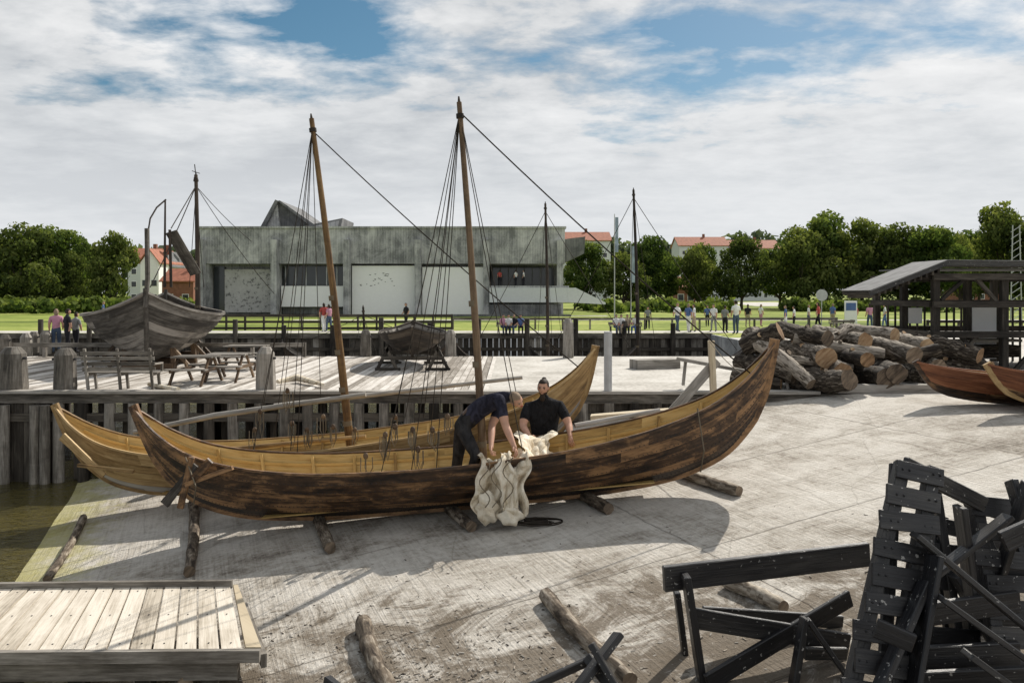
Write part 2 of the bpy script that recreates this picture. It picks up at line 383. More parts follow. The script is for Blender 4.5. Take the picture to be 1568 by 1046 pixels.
b.add([(46,150,.006),(78,150,.006),(70,215,.006),(56,215,.006)],[(0,1,2,3)],'quay',.5); b.done('gravel_road')

# ---------------------------------------------------------------- timber dock (left)
dk=group('timber_dock',(-12,22,0))
b=MB('deck'); x=-26
while x<-.65:
    w=.19; b.box(x,x+w-.024,YW+.0,31,-.09,R.uniform(-.005,.008),'deck'); x+=w
b.done('deck_planks',dk)
b=MB('piledark')
b.beam((-26,YW-.08,-.13),(8.2,YW-.08,-.16),.2,.24,mat='pile'); b.beam((-26,YW-.12,-.62),(3.5,YW-.1,-.62),.12,.2,mat='piledark')
b.beam((-26,YW-.13,.03),(7.6,YW-.13,.0),.3,.07,mat='grey')
x=-20
while x<8:
    zb=slip_z(x,YW)-.3
    if x<-11.4: b.beam((x,YW-.02,-3.2),(x,YW-.02,-.26),.24,.2,(0,1,0),'piledark'); 
    if x<-11.4 and int(x*1.6)%2==0: b.tube([(x,YW-.3,-3.2),(x,YW-.28,-.3)],[.13,.12],10,'pile')
    elif x>=-11.4:
        if zb<-.35: b.tube([(x,YW-.12,zb-.4),(x+R.uniform(-.04,.04),YW-.12,-.26)],[.14,.13],10,'pile' if R.random()<.75 else 'piledark',rough=.05)
        if R.random()<.55 and zb<-.5: b.beam((x+.28,YW+.25,zb-.4),(x+.28,YW+.25,-.2),.16,.14,(0,1,0),'piledark')
        if x>-1 : b.beam((x+.3,YW+.0,-3),(x+.3,YW+.0,-.03),.66,.1,(0,1,0),'piledark')
    x+=.25 if x<-11.4 else .62
for yy in (22.5,25.5,28.5,30.8):
    for k in range(10): b.tube([(-25+k*2.6,yy,-4),(-25+k*2.6,yy,-.2)],[.15,.14],8,'piledark')
    b.beam((-26,yy,-.2),(-.6,yy,-.2),.2,.2,mat='piledark')
b.done('piles_and_walings',dk)
b=MB('conc')
b.box(-.6,11.9,30.9,31,-3.5,-.01,'conc'); b.box(11.9,12,31,48,-3.5,-.01,'conc'); b.box(-.75,-.62,YW+.1,31,-3.5,-.02,'piledark'); b.done('quay_wall')
def bollard(px,w,top,base=601,dy=.35):
    p=D(px,base); z=W(px,top,p.y).z; b=MB('pile'); h=w/2
    y=p.y+dy; x=p.x*(y/p.y)
    ring=[(h*.96,0),(h,.1),(h*.93,z*.6),(h*.9,z-.16),(h*.5,z)]
    vs=[];n=8
    for r,zz in ring:
        for j in range(n):
            a=math.pi/8+j*math.pi/4; q=r*1.12*(1+R.uniform(-.04,.04)); vs.append((x+q*math.cos(a),y+q*math.sin(a),zz))
    fs=[(i*n+j,i*n+(j+1)%n,(i+1)*n+(j+1)%n,(i+1)*n+j) for i in range(4) for j in range(n)]+[tuple(32+j for j in range(8))]
    uv=[[(vs[a][2],math.atan2(vs[a][1]-y,vs[a][0]-x)*w*.5) for a in f] for f in fs]
    b.add(vs,fs,'pile',None,uv)
    b.tube([(x-h*1.2,y-h*.2,z*.75),(x+h*1.2,y-h*.2,z*.75)],.03,8,'iron')
    b.done('mooring_bollard')
bollard(20,.62,533); bollard(100,.5,535); bollard(407,.44,533)
for px,t,bs in ((40,510,545),(52,508,540),(8,512,548),(70,506,542),(870,488,548),(690,505,545),(560,505,546)):
    bollard(px,.4,t,bs,0)
fb=group('canal_bulkhead',(0,48,0)); b=MB('piledark'); x=-60
while x<12:
    b.beam((x,48-.1,-3.2),(x,48-.1,R.uniform(-.05,.02)),.34,.2,(0,1,0),'pile' if R.random()<.3 else 'piledark'); x+=.36
b.beam((-60,47.75,-.1),(12,47.75,-.1),.2,.3,mat='pile'); b.beam((-60,47.75,-.9),(12,47.75,-.9),.12,.2,mat='piledark')
x=-60
while x<12:
    b.tube([(x,47.5,-3),(x,47.5,R.uniform(.5,1.0))],[.16,.15],8,'piledark'); x+=2.9
b.done('bulkhead_timber',fb)
def fence(name,p0,p1,h,n,rails=2,mat='pile'):
    b=MB(mat);p0=Vector(p0);p1=Vector(p1)
    for i in range(n+1):
        q=p0.lerp(p1,i/n); b.beam(q,q+Vector((0,0,h+R.uniform(-.02,.02))),.12,.12,(0,1,0),mat)
    for k in range(rails):
        z=h*(1-.4*k)-.08; off=Vector((0,-.08,z)); b.beam(p0+off,p1+off,.06,.16,mat=mat)
    b.done(name)
fence('timber_fence',(-24,53,0),(-4,53,0),1.05,16,3,'piledark')
fence('timber_fence',(-4,54,0),(22,54,0),.8,14,1,'pile')
fence('timber_fence',(24,46,0),(42,46,0),.9,10,2,'piledark')
fence('timber_fence',(-26,30.7,0),(-8,30.7,0),.55,9,1,'pile')

# ---------------------------------------------------------------- museum
md=88.0; k_=md/F
MX=lambda px:(px-784)*k_
MZ=lambda py:H-(py-449)*k_
mu=group('concrete_museum_building',(MX(590),md+8,0))
b=MB('conc')
b.box(MX(303),MX(865),md,md+16,MZ(404),MZ(350),'conc')
b.box(MX(301),MX(867),md-.15,md+16.1,MZ(350)+.002,MZ(347),'conc')
b.box(MX(316),MX(745),md+2.2,md+15.8,-.2,MZ(404)-.01,'conc')
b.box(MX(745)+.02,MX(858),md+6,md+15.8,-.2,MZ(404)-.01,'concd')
for px in (311,423,533,641,745,857): b.box(MX(px-4.5),MX(px+4.5),md-1.0,md-.004,-.2,MZ(368),'conc')
for px in (423,533,641): b.box(MX(px-3),MX(px+3),md+.01,md+2.1,-.2,MZ(404)-.012,'conc')
b.box(MX(303),MX(318),md+.3,md+15,-.2,MZ(404)-.02,'conc')
b.done('concrete_frame',mu)
b=MB('white')
b.box(MX(538),MX(637),md+.4,md+2.15,MZ(482),MZ(407),'white'); b.box(MX(646),MX(741),md+.4,md+2.15,MZ(482),MZ(409),'white')
b.box(MX(428),MX(529),md+.6,md+2.15,MZ(470),MZ(438),'white')
b.box(MX(338),MX(410),md+1.2,md+2.15,MZ(479),MZ(412),'speck')
b.done('wall_panels',mu)
b=MB('glass')
b.box(MX(428),MX(529),md+1.4,md+2.1,MZ(437),MZ(408),'glass')
b.box(MX(320),MX(336),md+1.5,md+2.1,MZ(478),MZ(408),'glass')  # no window: dark sheet standing in for the shadow in the first bay's recess
b.box(MX(428),MX(529),md+1.3,md+2.1,MZ(481),MZ(471),'concd')
for px in range(432,529,16): b.box(MX(px-.7),MX(px+.7),md+1.3,md+1.39,MZ(437),MZ(408),'metal')
b.box(MX(750),MX(853),md+5.6,md+5.95,MZ(438),MZ(408),'glass')
b.box(MX(750),MX(853),md+5.6,md+5.95,MZ(482),MZ(466),'glass')
for px in range(752,853,13): b.box(MX(px-.7),MX(px+.7),md+5.5,md+5.59,MZ(482),MZ(408),'concd')
b.done('windows',mu)
b=MB('iron')
for i in range(26):
    px=R.uniform(546,605); py=R.uniform(418,440); x=MX(px); z=MZ(py); s_=R.uniform(.08,.16)
    b.add([(x-s_,md+.385,z+s_*.5),(x,md+.385,z),(x+s_,md+.385,z+s_*.5),(x,md+.385,z+.08)],[(0,1,2,3)],'iron')
b.done('wall_bird_motif',mu)
b=MB('conc')
b.box(MX(750),MX(870),md-1.2,md+5.4,MZ(441),MZ(438),'conc')
b.box(MX(750),MX(868),md-1.4,md-1.22,MZ(463),MZ(441),'bluewall')
b.poly_extrude([(MX(868)+.01,md-1.4,MZ(441)),(MX(880),md-1.4,MZ(441)),(MX(925),md-1.4,MZ(463)),(MX(925),md-1.4,MZ(466)),(MX(868)+.01,md-1.4,MZ(463))],(0,.2,0),'bluewall')
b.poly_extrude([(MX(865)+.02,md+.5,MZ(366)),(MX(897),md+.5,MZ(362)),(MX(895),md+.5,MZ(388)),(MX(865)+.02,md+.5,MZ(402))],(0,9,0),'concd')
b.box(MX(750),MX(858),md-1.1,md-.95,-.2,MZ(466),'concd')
b.done('balcony_and_ramp',mu)
b=MB('concd')
def roofform(pts,y0,y1,mat): b.poly_extrude([(MX(a),y0,MZ(c)) for a,c in pts],(0,y1-y0,0),mat)
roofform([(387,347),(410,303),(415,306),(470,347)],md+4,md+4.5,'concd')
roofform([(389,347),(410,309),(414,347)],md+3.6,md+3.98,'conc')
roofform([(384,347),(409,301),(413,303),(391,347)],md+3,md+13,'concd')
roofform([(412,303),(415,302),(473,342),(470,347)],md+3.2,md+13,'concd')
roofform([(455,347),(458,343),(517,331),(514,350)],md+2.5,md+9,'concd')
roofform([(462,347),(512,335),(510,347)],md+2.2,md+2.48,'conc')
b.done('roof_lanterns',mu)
b=MB('concd'); b.box(MX(350),MX(870),md-4,md-3.7,0,MZ(480),'concd'); b.box(MX(300),MX(926),md-3.6,md-.2-1.3,-.1,.02,'quay'); b.done('forecourt_wall',mu)

# ---------------------------------------------------------------- houses
def house(name,px0,px1,pb,pe,pt,d,wall,depth=9,roof='redroof',gable=False):
    p0=W(px0,pb,d);p1=W(px1,pb,d);ze=W(0,pe,d).z;zt=W(0,pt,d).z; g=group(name,((p0.x+p1.x)/2,d,0))
    b=MB(wall); b.box(p0.x,p1.x,d,d+depth,-.3,ze,wall)
    x0,x1=p0.x,p1.x; xm=(x0+x1)/2; ym=d+depth/2
    if gable: b.add([(x0,d,ze),(x1,d,ze),(xm,d,zt-.15)],[(0,1,2)],wall)
    else: b.add([(x0,d,ze),(x0,d+depth,ze),(x0,ym,zt-.15),(x1,d,ze),(x1,d+depth,ze),(x1,ym,zt-.15)],[(0,1,2),(3,4,5)],wall)
    b.done('walls',g)
    b=MB(roof); o=.4
    if gable:
        for s_,xe in ((-1,x0-o),(1,x1+o)): b.poly_extrude([(xe,d-o,ze-.25),(xm,d-o,zt),(xm,d-o,zt+.2),(xe,d-o,ze-.05)],(0,depth+2*o,0),roof)
    else:
        for ye in (d-o,d+depth+o): b.poly_extrude([(x0-o,ye,ze-.25),(x0-o,ym,zt),(x0-o,ym,zt+.2),(x0-o,ye,ze-.05)],(x1-x0+2*o,0,0),roof)
    b.box(xm+1,xm+1.7,ym-.4,ym+.3,zt-.8,zt+1.1,'brick'); b.done('roof',g)
    b=MB('glass'); n=max(2,int((x1-x0)/2.6))
    for fl in range(max(1,int(ze/2.8))):
        for i in range(n):
            xx=x0+(i+.5)*(x1-x0)/n; z=1+fl*2.7
            b.box(xx-.6,xx+.6,d-.03,d-.004,z,z+1.3,'white'); b.box(xx-.5,xx+.5,d-.06,d-.034,z+.1,z+1.2,'glass')
    b.done('windows',g)
house('white_gabled_house',215,243,455,402,382,150,'white',10,gable=True)
house('white_gabled_house',243,262,455,408,386,155,'bluewall',10,'concd',gable=True)
house('red_roof_house',248,296,450,430,412,140,'brick',8)
house('red_roof_house',196,232,452,395,380,170,'bluewall',9)
house('red_roof_house',850,935,455,368,354,210,'bluewall',12)
house('red_roof_house',1040,1115,455,376,362,250,'bluewall',12)
house('red_roof_house',1120,1195,455,380,367,250,'bluewall',12)
house('brick_house',1035,1065,462,440,425,150,'brick',8)
house('brick_house',1478,1530,440,400,382,190,'brick',9)

# ---------------------------------------------------------------- trees
def leaf_arrays(blobs,count,size,seed):
    rs=np.random.RandomState(seed)
    vol=np.array([bb[3]*bb[4]*bb[5] for bb in blobs])**(2/3.); vol/=vol.sum()
    idx=rs.choice(len(blobs),count,p=vol); B=np.array(blobs)[idx]
    d=rs.normal(size=(count,3)); d/=np.linalg.norm(d,axis=1)[:,None]
    r=rs.uniform(.45,1.06,count)**.6
    P=B[:,:3]+d*B[:,3:6]*r[:,None]
    n=d+rs.normal(size=(count,3))*.7; n/=np.linalg.norm(n,axis=1)[:,None]
    a=np.cross(n,rs.normal(size=(count,3))); a/=np.linalg.norm(a,axis=1)[:,None]; c=np.cross(n,a)
    s=(size*rs.uniform(.55,1.3,count))[:,None]; a*=s; c*=s*.75
    V=np.stack([P-a,P-c*.9,P+a,P+c],1).reshape(-1,3)
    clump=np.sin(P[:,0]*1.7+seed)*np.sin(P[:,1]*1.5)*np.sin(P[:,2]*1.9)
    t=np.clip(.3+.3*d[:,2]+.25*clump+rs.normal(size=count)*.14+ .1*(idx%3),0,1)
    return V,t
def tree_mesh(name,seed,h,w,count=6500,leaf='leafA',size=.33,trunkh=.22):
    rs=random.Random(seed); b=MB('trunk')
    th=h*trunkh; b.tube([(0,0,-.2),(.05,0,th*.5),(.1,.05,th),(.1,0,h*.55)],[h*.035,h*.028,h*.022,h*.009],8,'trunk')
    blobs=[]
    nb=24
    for i in range(nb):
        a=rs.uniform(0,6.28); zf=rs.uniform(.0,1); z=th+(h-th)*(.12+.74*zf)
        rad=w/2*math.sqrt(max(.05,1-((zf-.4)/.72)**2))*rs.uniform(.35,.85)
        s_=w*rs.uniform(.1,.21)
        x,y=math.cos(a)*rad,math.sin(a)*rad
        blobs.append((x,y,z,s_,s_,s_*rs.uniform(.6,.9)))
        if i<9: b.tube([(.08,.03,th*rs.uniform(.7,1.3)),(x*.5,y*.5,(th+z)/2),(x,y,z)],[h*.013,h*.008,h*.003],6,'trunk')
    blobs.append((0,0,th+(h-th)*.5,w*.28,w*.28,(h-th)*.36)); blobs.append((0,0,h-w*.16,w*.17,w*.17,w*.16))
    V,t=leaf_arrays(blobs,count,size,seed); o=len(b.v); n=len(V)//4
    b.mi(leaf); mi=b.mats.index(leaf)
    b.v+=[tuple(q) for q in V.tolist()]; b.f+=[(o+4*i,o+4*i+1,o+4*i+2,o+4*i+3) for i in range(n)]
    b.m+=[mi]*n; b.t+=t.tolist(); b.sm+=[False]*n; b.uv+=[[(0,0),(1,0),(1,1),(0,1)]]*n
    ob=b.done(name); return ob
PT={}
def place_tree(i,px,pb,pt,d,wpx,name='leafy_tree'):
    p=W(px,pb,d); h=(W(px,pt,d).z-0); w=wpx/F*d
    key=i%5
    if key not in PT:
        o=tree_mesh(name,40+key,12,11 if key%2 else 12.5,7000,'leafA' if key%2 else 'leafB',.27,.13); PT[key]=o.data; 
    else:
        o=bpy.data.objects.new(name,PT[key]); coll.objects.link(o)
    o.location=(p.x,d,0); base=11 if key%2 else 12.5
    o.scale=(w/base,w/base,h/12); o.rotation_euler=(0,0,R.uniform(0,6.28))
tl=[(30,340,105,135),(80,345,110,95),(5,352,118,110),(125,362,125,70),(172,352,108,92),(110,385,110,60),
 (900,368,120,75),(955,385,118,80),(990,360,125,85),(1068,375,125,75),(1135,358,120,95),(1070,372,135,70),
 (1225,345,120,110),(1265,322,125,125),(1320,332,122,125),(1375,340,118,120),(1435,345,112,105),(1470,356,125,70),(1195,372,130,80),
 (1535,308,130,125),(1575,330,125,110),(1500,352,140,80),(880,395,125,50),(1020,385,130,60),(-40,345,105,110)]
for i,(px,pt,d,w) in enumerate(tl): place_tree(i,px,470,pt,d,w)
def mass(name,pts,count,size,leaf,seed):
    blobs=[]
    rs=random.Random(seed)
    for (px,pt,d,wpx) in pts:
        for k in range(5):
            x=W(px+rs.uniform(-.5,.5)*wpx,0,d).x; top=W(0,pt,d).z*rs.uniform(.8,1)
            s_=wpx/F*d*rs.uniform(.25,.4); blobs.append((x,d+rs.uniform(-6,6),max(s_*.5,top-s_*rs.uniform(.7,1.6)),s_,s_,s_*.9))
        x=W(px,0,d).x; blobs.append((x,d,W(0,pt,d).z*.45,wpx/F*d*.5,4,W(0,pt,d).z*.5))
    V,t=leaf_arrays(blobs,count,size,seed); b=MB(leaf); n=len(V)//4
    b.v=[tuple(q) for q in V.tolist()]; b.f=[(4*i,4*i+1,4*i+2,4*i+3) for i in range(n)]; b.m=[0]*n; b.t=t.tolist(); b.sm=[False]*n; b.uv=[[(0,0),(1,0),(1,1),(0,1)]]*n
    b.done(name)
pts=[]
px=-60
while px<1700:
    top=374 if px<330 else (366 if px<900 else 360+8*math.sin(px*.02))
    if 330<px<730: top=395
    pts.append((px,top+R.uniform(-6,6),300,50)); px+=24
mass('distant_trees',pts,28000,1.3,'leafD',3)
pts=[(px,R.uniform(450,458),95+R.uniform(0,15),26) for px in list(range(-20,300,17))]+[(px,R.uniform(454,464),100+R.uniform(0,15),24) for px in list(range(900,1120,16))+list(range(1210,1420,16))]
mass('hedge_bushes',pts,12000,.35,'leafA',5)

# ---------------------------------------------------------------- boats
def crom(pts,n):
    P=[np.array(p,float) for p in pts]; P=[2*P[0]-P[1]]+P+[2*P[-1]-P[-2]]
    if abs(pts[0][0])<1e-6: P[0]=np.array([-pts[1][0],pts[1][1]])
    out=[]
    for i in range(1,len(P)-2):
        for t in np.linspace(0,1,24,endpoint=False):
            a,b_,c,d=P[i-1],P[i],P[i+1],P[i+2]
            out.append(.5*((2*b_)+(-a+c)*t+(2*a-5*b_+4*c-d)*t*t+(-a+3*b_-3*c+d)*t**3))
    out.append(P[-2]); out=np.array(out)
    s=np.r_[0,np.cumsum(np.linalg.norm(np.diff(out,axis=0),axis=1))]; s/=s[-1]
    q=np.linspace(0,1,n); return np.stack([np.interp(q,s,out[:,0]),np.interp(q,s,out[:,1])],1)
def boat_hull(grp,Mw,keel,sheer,B,mats,strakes=6,n=34,m_=.55,ribs=.8,thwarts=(),stemw=.08,rail=.05,railmat=None,tarlow=None,rivets=False,bx=2.3):
    out,inn,stem=mats
    K=crom(keel,n);S=crom(sheer,n);L=S[-1,0]
    K=np.concatenate([(K*[-1,1])[::-1],K[1:]]);S=np.concatenate([(S*[-1,1])[::-1],S[1:]])
    nn=len(K)
    def bb(i): return B*max(0,1-abs(S[i,0]/L)**bx)**.85+.02
    def pt(i,v,side,off=0,dz=0):
        e=m_*math.sin(v*math.pi/2)+(1-m_)*v; z=m_*(1-math.cos(v*math.pi/2))+(1-m_)*v
        o=off*min(1,bb(i)/(.25*B))
        # stem profile stays rounded near the ends
        fx=v
        return Vector((K[i,0]*(1-fx)+S[i,0]*fx, side*max(.006,bb(i)*e+o), K[i,1]*(1-z)+S[i,1]*z+dz))
    b=MB(out)
    for side in (-1,1):
        for k in range(strakes):
            v0=max(0,(k-.12)/strakes);v1=(k+1)/strakes
            lines=[[pt(i,v0,side,.036,-.012) for i in range(nn)],[pt(i,v1,side,.008) for i in range(nn)],[pt(i,v1,side,-.018) for i in range(nn)],[pt(i,v0,side,-.004) for i in range(nn)]]
            cuts=sorted(R.sample(range(6,nn-6),3))
            for li,(a,c) in enumerate(((0,1),(1,2),(2,3),(3,0))):
                vs=lines[a]+lines[c]; fs=[];uv=[];tt=[];base=[R.random() for _ in range(4)] if li==0 else base
                u0=k*3.1+side
                for i in range(nn-1):
                    f=(i,i+1,nn+i+1,nn+i); f=f if side<0 else f[::-1]
                    fs.append(f); x0,x1=lines[0][i].x,lines[0][i+1].x
                    q=[(x0+u0,k*.37),(x1+u0,k*.37),(x1+u0,k*.37+.2),(x0+u0,k*.37+.2)]; uv.append(q if side<0 else q[::-1])
                    tt.append(base[sum(i>=cc for cc in cuts)])
                mt=inn if li==2 else (tarlow[1] if tarlow and k<tarlow[0] else out)
                b.add(vs,fs,mt,tt,uv,smooth=(li in(0,2)))
            if rivets:
                for i in range(2,nn-2):
                    for fr in (0,.5):
                        a_=lines[0][i].lerp(lines[0][min(i+1,nn-1)],fr); c_=lines[1][i].lerp(lines[1][min(i+1,nn-1)],fr)
                        q=a_.lerp(c_,.14)+Vector((0,side*.004,0)); b.beam(q-Vector((.007,0,0)),q+Vector((.007,0,0)),.01,.014,mat='iron')
    b.done('hull_strakes',grp,Mw)
    b=MB(stem)
    kp=[Vector((K[i,0],0,K[i,1]-.02)) for i in range(nn)]
    if math.hypot(K[-1,0]-S[-1,0],K[-1,1]-S[-1,1])>.15:
        def cen_(i,v):
            q=pt(i,v,1); q.y=0; return q
        vv=np.linspace(.12,1.06,9)
        kp=[cen_(0,v) for v in vv[::-1]]+kp+[cen_(nn-1,v) for v in vv]
    b.sweep(kp,[stemw*(1 if abs(p_.x)<L*.8 else .9) for p_ in kp],[.11+.05*abs(p_.x/L)**4 for p_ in kp],(0,1,0),stem)
    for side in (-1,1):
        b.sweep([pt(i,1,side,.012,.012) for i in range(nn)],rail,rail*.8,(0,1,0),railmat or out)
        b.sweep([pt(i,.86,side,-.035,.0) for i in range(3,nn-3)],.03,.05,(0,1,0),inn)
    b.done('keel_stems_rails',grp,Mw)
    b=MB(inn)
    def xi(x): return int(np.argmin(abs(S[:,0]-x)))
    x=-L*.78
    while x<L*.79:
        i=xi(x)
        b.sweep([pt(i,abs(q),1 if q>=0 else -1,-.045,.02) for q in np.linspace(-.96,.96,15)],.05,.05,(1,0,0),inn)
        x+=ribs
    for x in thwarts:
        i=xi(x); a=pt(i,.72,-1,-.03); c=pt(i,.72,1,-.03); b.beam(a,c,.2,.045,mat=inn)
    for k in range(-2,3):
        y=k*.13; 
        if abs(y)<B*.35: b.beam((-L*.6,y,K[nn//2,1]+.16),(L*.6,y,K[nn//2,1]+.16),.12,.02,mat=inn)
    b.done('ribs_thwarts_floor',grp,Mw)
    return pt,xi
def frame(c,dirv):
    x=Vector(dirv).normalized(); y=Vector((0,0,1)).cross(x).normalized(); z=x.cross(y)
    m=Matrix((x,y,z)).transposed().to_4x4(); m.translation=Vector(c); return m
KE=[(0,0),(2,.02),(3.2,.1),(3.95,.23),(4.62,.5),(5.08,.92),(5.24,1.15)]
SH=[(0,.84),(1.2,.87),(2.4,.94),(3.6,1.12),(4.5,1.38),(5.15,1.76),(5.64,2.22)]
nb=group('viking_boat',(-1.1,13.8,-1.2))
MwN=frame((-.94,13.83,-1.22),(11.16,-.9,1.235))
boat_hull(nb,MwN,KE,SH,.95,('hull_dark','hull_in','hull_dark'),7,n=40,thwarts=(-3.2,-1.6,0.2,1.9,3.3),tarlow=(2,'hull_tar'),rivets=True)
fbt=group('viking_boat',(-3.9,16.5,-1.3))
MwF=frame((-3.74,16.4,-1.41),(11.4,-.8,1.3))
KF=[(a*1.01,c*.97) for a,c in KE]; SF=[(a*1.01,c*.95) for a,c in SH]
boat_hull(fbt,MwF,KF,SF,1.0,('hull_ochre','hull_in','hull_ochre'),6,thwarts=(-3,-1.2,1.2,3),tarlow=(2,'hull_pale'))
def mast(grp,p0,p1,r0,r1,mat,name='mast'):
    b=MB(mat); p0=Vector(p0);p1=Vector(p1); pts=[p0.lerp(p1,t) for t in np.linspace(0,1,9)]
    sag=(p1-p0).length*.004
    for i,q in enumerate(pts): q.x+=math.sin(i/8*3.14)*sag
    b.tube(pts,[r0+(r1-r0)*t for t in np.linspace(0,1,9)],12,mat,rough=.02)
    d=(p1-p0).normalized(); q=p1-d*(.28); b.tube([q,q+d*.08],[r1*1.5,r1*1.5],10,'mast_k'); 
    b.tube([p1,p1+d*.1],[r1*.6,r1*.3],8,'mast_k')
    for t in (.1,.2,.31,.47): 
        a=p0.lerp(p1,t); rr=r0+(r1-r0)*t; b.tube([a-d*.05,a+d*.05],rr*1.12,10,'rope')
    b.done(name,grp)
def ropes(grp,lst,name='rigging',mat='ropedark'):
    b=MB(mat)
    for a,c,r,sag in lst:
        a=Vector(a);c=Vector(c); pts=[]
        for t in np.linspace(0,1,11):
            q=a.lerp(c,t); q.z-=sag*4*t*(1-t); pts.append(q)
        b.tube(pts,r,5,mat)
    b.done(name,grp)
mast(nb,W(742,738,13.75),W(703,157,13.75),.075,.045,'mast_b')
mast(fbt,W(538,700,16.4),W(477,182,16.4),.088,.05,'mast_y')
T2=W(704,172,13.75); T1=W(478,200,16.4)
ropes(nb,[(T2,W(1163,583,13.5),.013,.1)]+[(T2,W(a,c,d),.008,s_) for a,c,d,s_ in
   ((583,727,13.0,.06),(590,700,14.6,0.05),(620,640,14.7,.15),(630,720,13.0,.12),(648,640,14.6,.04),(668,718,12.95,.0),(660,655,14.6,.02),(790,600,14.6,.0),(800,690,13,.12))])
ropes(fbt,[(T1,W(905,578,16.1),.013,.1)]+[(T1,W(a,c,d),.008,s_) for a,c,d,s_ in
   ((445,690,15.5,.05),(388,688,15.5,.1),(420,670,17.2,.06),(400,640,17.3,.0),(455,695,15.5,.0),(435,600,17.3,.12),(492,640,17.2,.02))])
def tackle(grp,pts,d):
    b=MB('rope')
    for px,py in pts:
        c=W(px,py,d); 
        for k in range(R.randint(2,4)):
            ln=R.uniform(.2,.5); ww=R.uniform(.02,.06); x=c.x+R.uniform(-.06,.06); y=c.y+R.uniform(-.03,.03)
            b.tube([(x-ww,y,c.z),(x-ww*1.1,y,c.z-ln*.6),(x,y,c.z-ln),(x+ww*1.1,y,c.z-ln*.6),(x+ww,y,c.z)],.009,5,'rope')
        b.sphere((c.x,c.y,c.z+.02),(.045,.03,.06),'mast_b',8)
    b.done('tackle_coils',grp)
tackle(fbt,[(398,632),(447,650),(470,660),(510,655),(543,660),(390,660),(495,640),(440,600),(605,640)],15.6)
tackle(nb,[(605,655),(632,660),(590,668),(662,660),(685,640),(640,690),(560,700)],13.3)
b=MB('grey')
b.tube([W(205,662,16.6),W(330,636,16.3),W(560,604,16.2)],[.045,.06,.05],8,'grey'); b.tube([W(420,622,17.3),W(800,578,17.2)],[.06,.04],8,'grey')
b.tube([W(880,652,14.9),W(1010,628,15.3)],[.05,.04],8,'grey'); b.tube([W(330,690,15.9),W(560,668,16)],[.05,.04],8,'hull_ochre')
b.done('spars',fbt)
b=MB('grey'); b.beam(W(1028,632,16.2),W(1098,552,16.6),.2,.04,(0,1,0),'grey'); b.beam(W(1093,618,16.5),W(1089,522,16.5),.12,.12,(0,1,0),'tan')
b.beam(W(1036,549,20.5),W(1160,572,20),.18,.08,mat='grey'); b.beam(W(1050,551,20.5),W(1046,590,20.5),.07,.07,mat='grey'); b.beam(W(1150,572,20),W(1165,596,20),.07,.07,mat='grey')
b.beam(W(905,639,17.5),W(1030,629,17.2),.3,.1,mat='tan')
b.done('timber_stack')
b=MB('hull_dark')
b.beam(W(252,772,13.5),W(300,712,13.5),.16,.05,(0,1,0),'hull_grey',w2=.1); b.beam(W(284,742,13.4),W(356,716,13.3),.07,.07,mat='hull_dark'); b.beam(W(276,778,13.5),W(294,700,13.5),.1,.06,(0,1,0),'hull_dark')
b.beam(W(296,733,13.35),W(322,705,13.3),.12,.05,(0,1,0),'hull_dark')
b.done('rudder',nb)
b=MB('hull_ochre'); b.beam(W(95,668,16.0),W(160,728,15.9),.16,.05,(0,1,0),'hull_ochre',w2=.1); b.beam(W(120,712,15.9),W(205,722,15.7),.08,.06,mat='hull_ochre'); b.done('rudder',fbt)
ropes(nb,[(W(1068,625,12.95),W(1078,690,12.75),.012,-.0),(W(1078,690,12.75),W(1073,722,13.1),.012,0),(W(1150,580,13.4),W(1085,520,16.5),.008,.1),
  (W(284,700,13.6),W(300,745,13.2),.012,.0),(W(300,745,13.2),W(296,775,13.5),.012,0)],'mooring_line','rope')

# ------- rollers
def log(name,a,c,r,mat='barkpale',cap='cutgrey',lift=True,n=12):
    a=Vector(a);c=Vector(c)
    if lift: a.z+=r*.85;c.z+=r*.85
    b=MB(mat); pts=[];rs_=[];k=14
    bend=R.uniform(-.05,.05); bz=0 if lift else R.uniform(-.08,.08)
    for i in range(k+1):
        t=i/k;q=a.lerp(c,t);q.x+=bend*math.sin(t*3.14);q.z+=bz*math.sin(t*3.14);pts.append(q);rs_.append(r*(1-.12*t)*R.uniform(.93,1.07))
    b.tube(pts,rs_,n,mat,R.random(),cap,rough=.09,flat=False)
    if not lift:
        for _ in range(R.randint(1,3)):
            q=a.lerp(c,R.uniform(.2,.85)); dv_=Vector((R.uniform(-.4,.4),-.6,R.uniform(.2,.8))).normalized(); b.tube([q,q+dv_*r*R.uniform(1.1,1.35)],[r*.4,r*.25],8,mat,None,cap,rough=.1)
    return b.done(name)
for a,c,r in (((128,797),(72,893),.075),((296,775),(290,884),.1),((484,785),(506,848),.11),((665,765),(722,815),.11),((868,752),(932,788),.11),((1040,728),(1132,760),.1),
              ((556,962),(600,1075),.1),((835,920),(965,1055),.095),((1112,898),(1200,940),.09),((283,1008),(284,1060),.1)):
    log('wooden_roller',G(*a),G(*c),r)

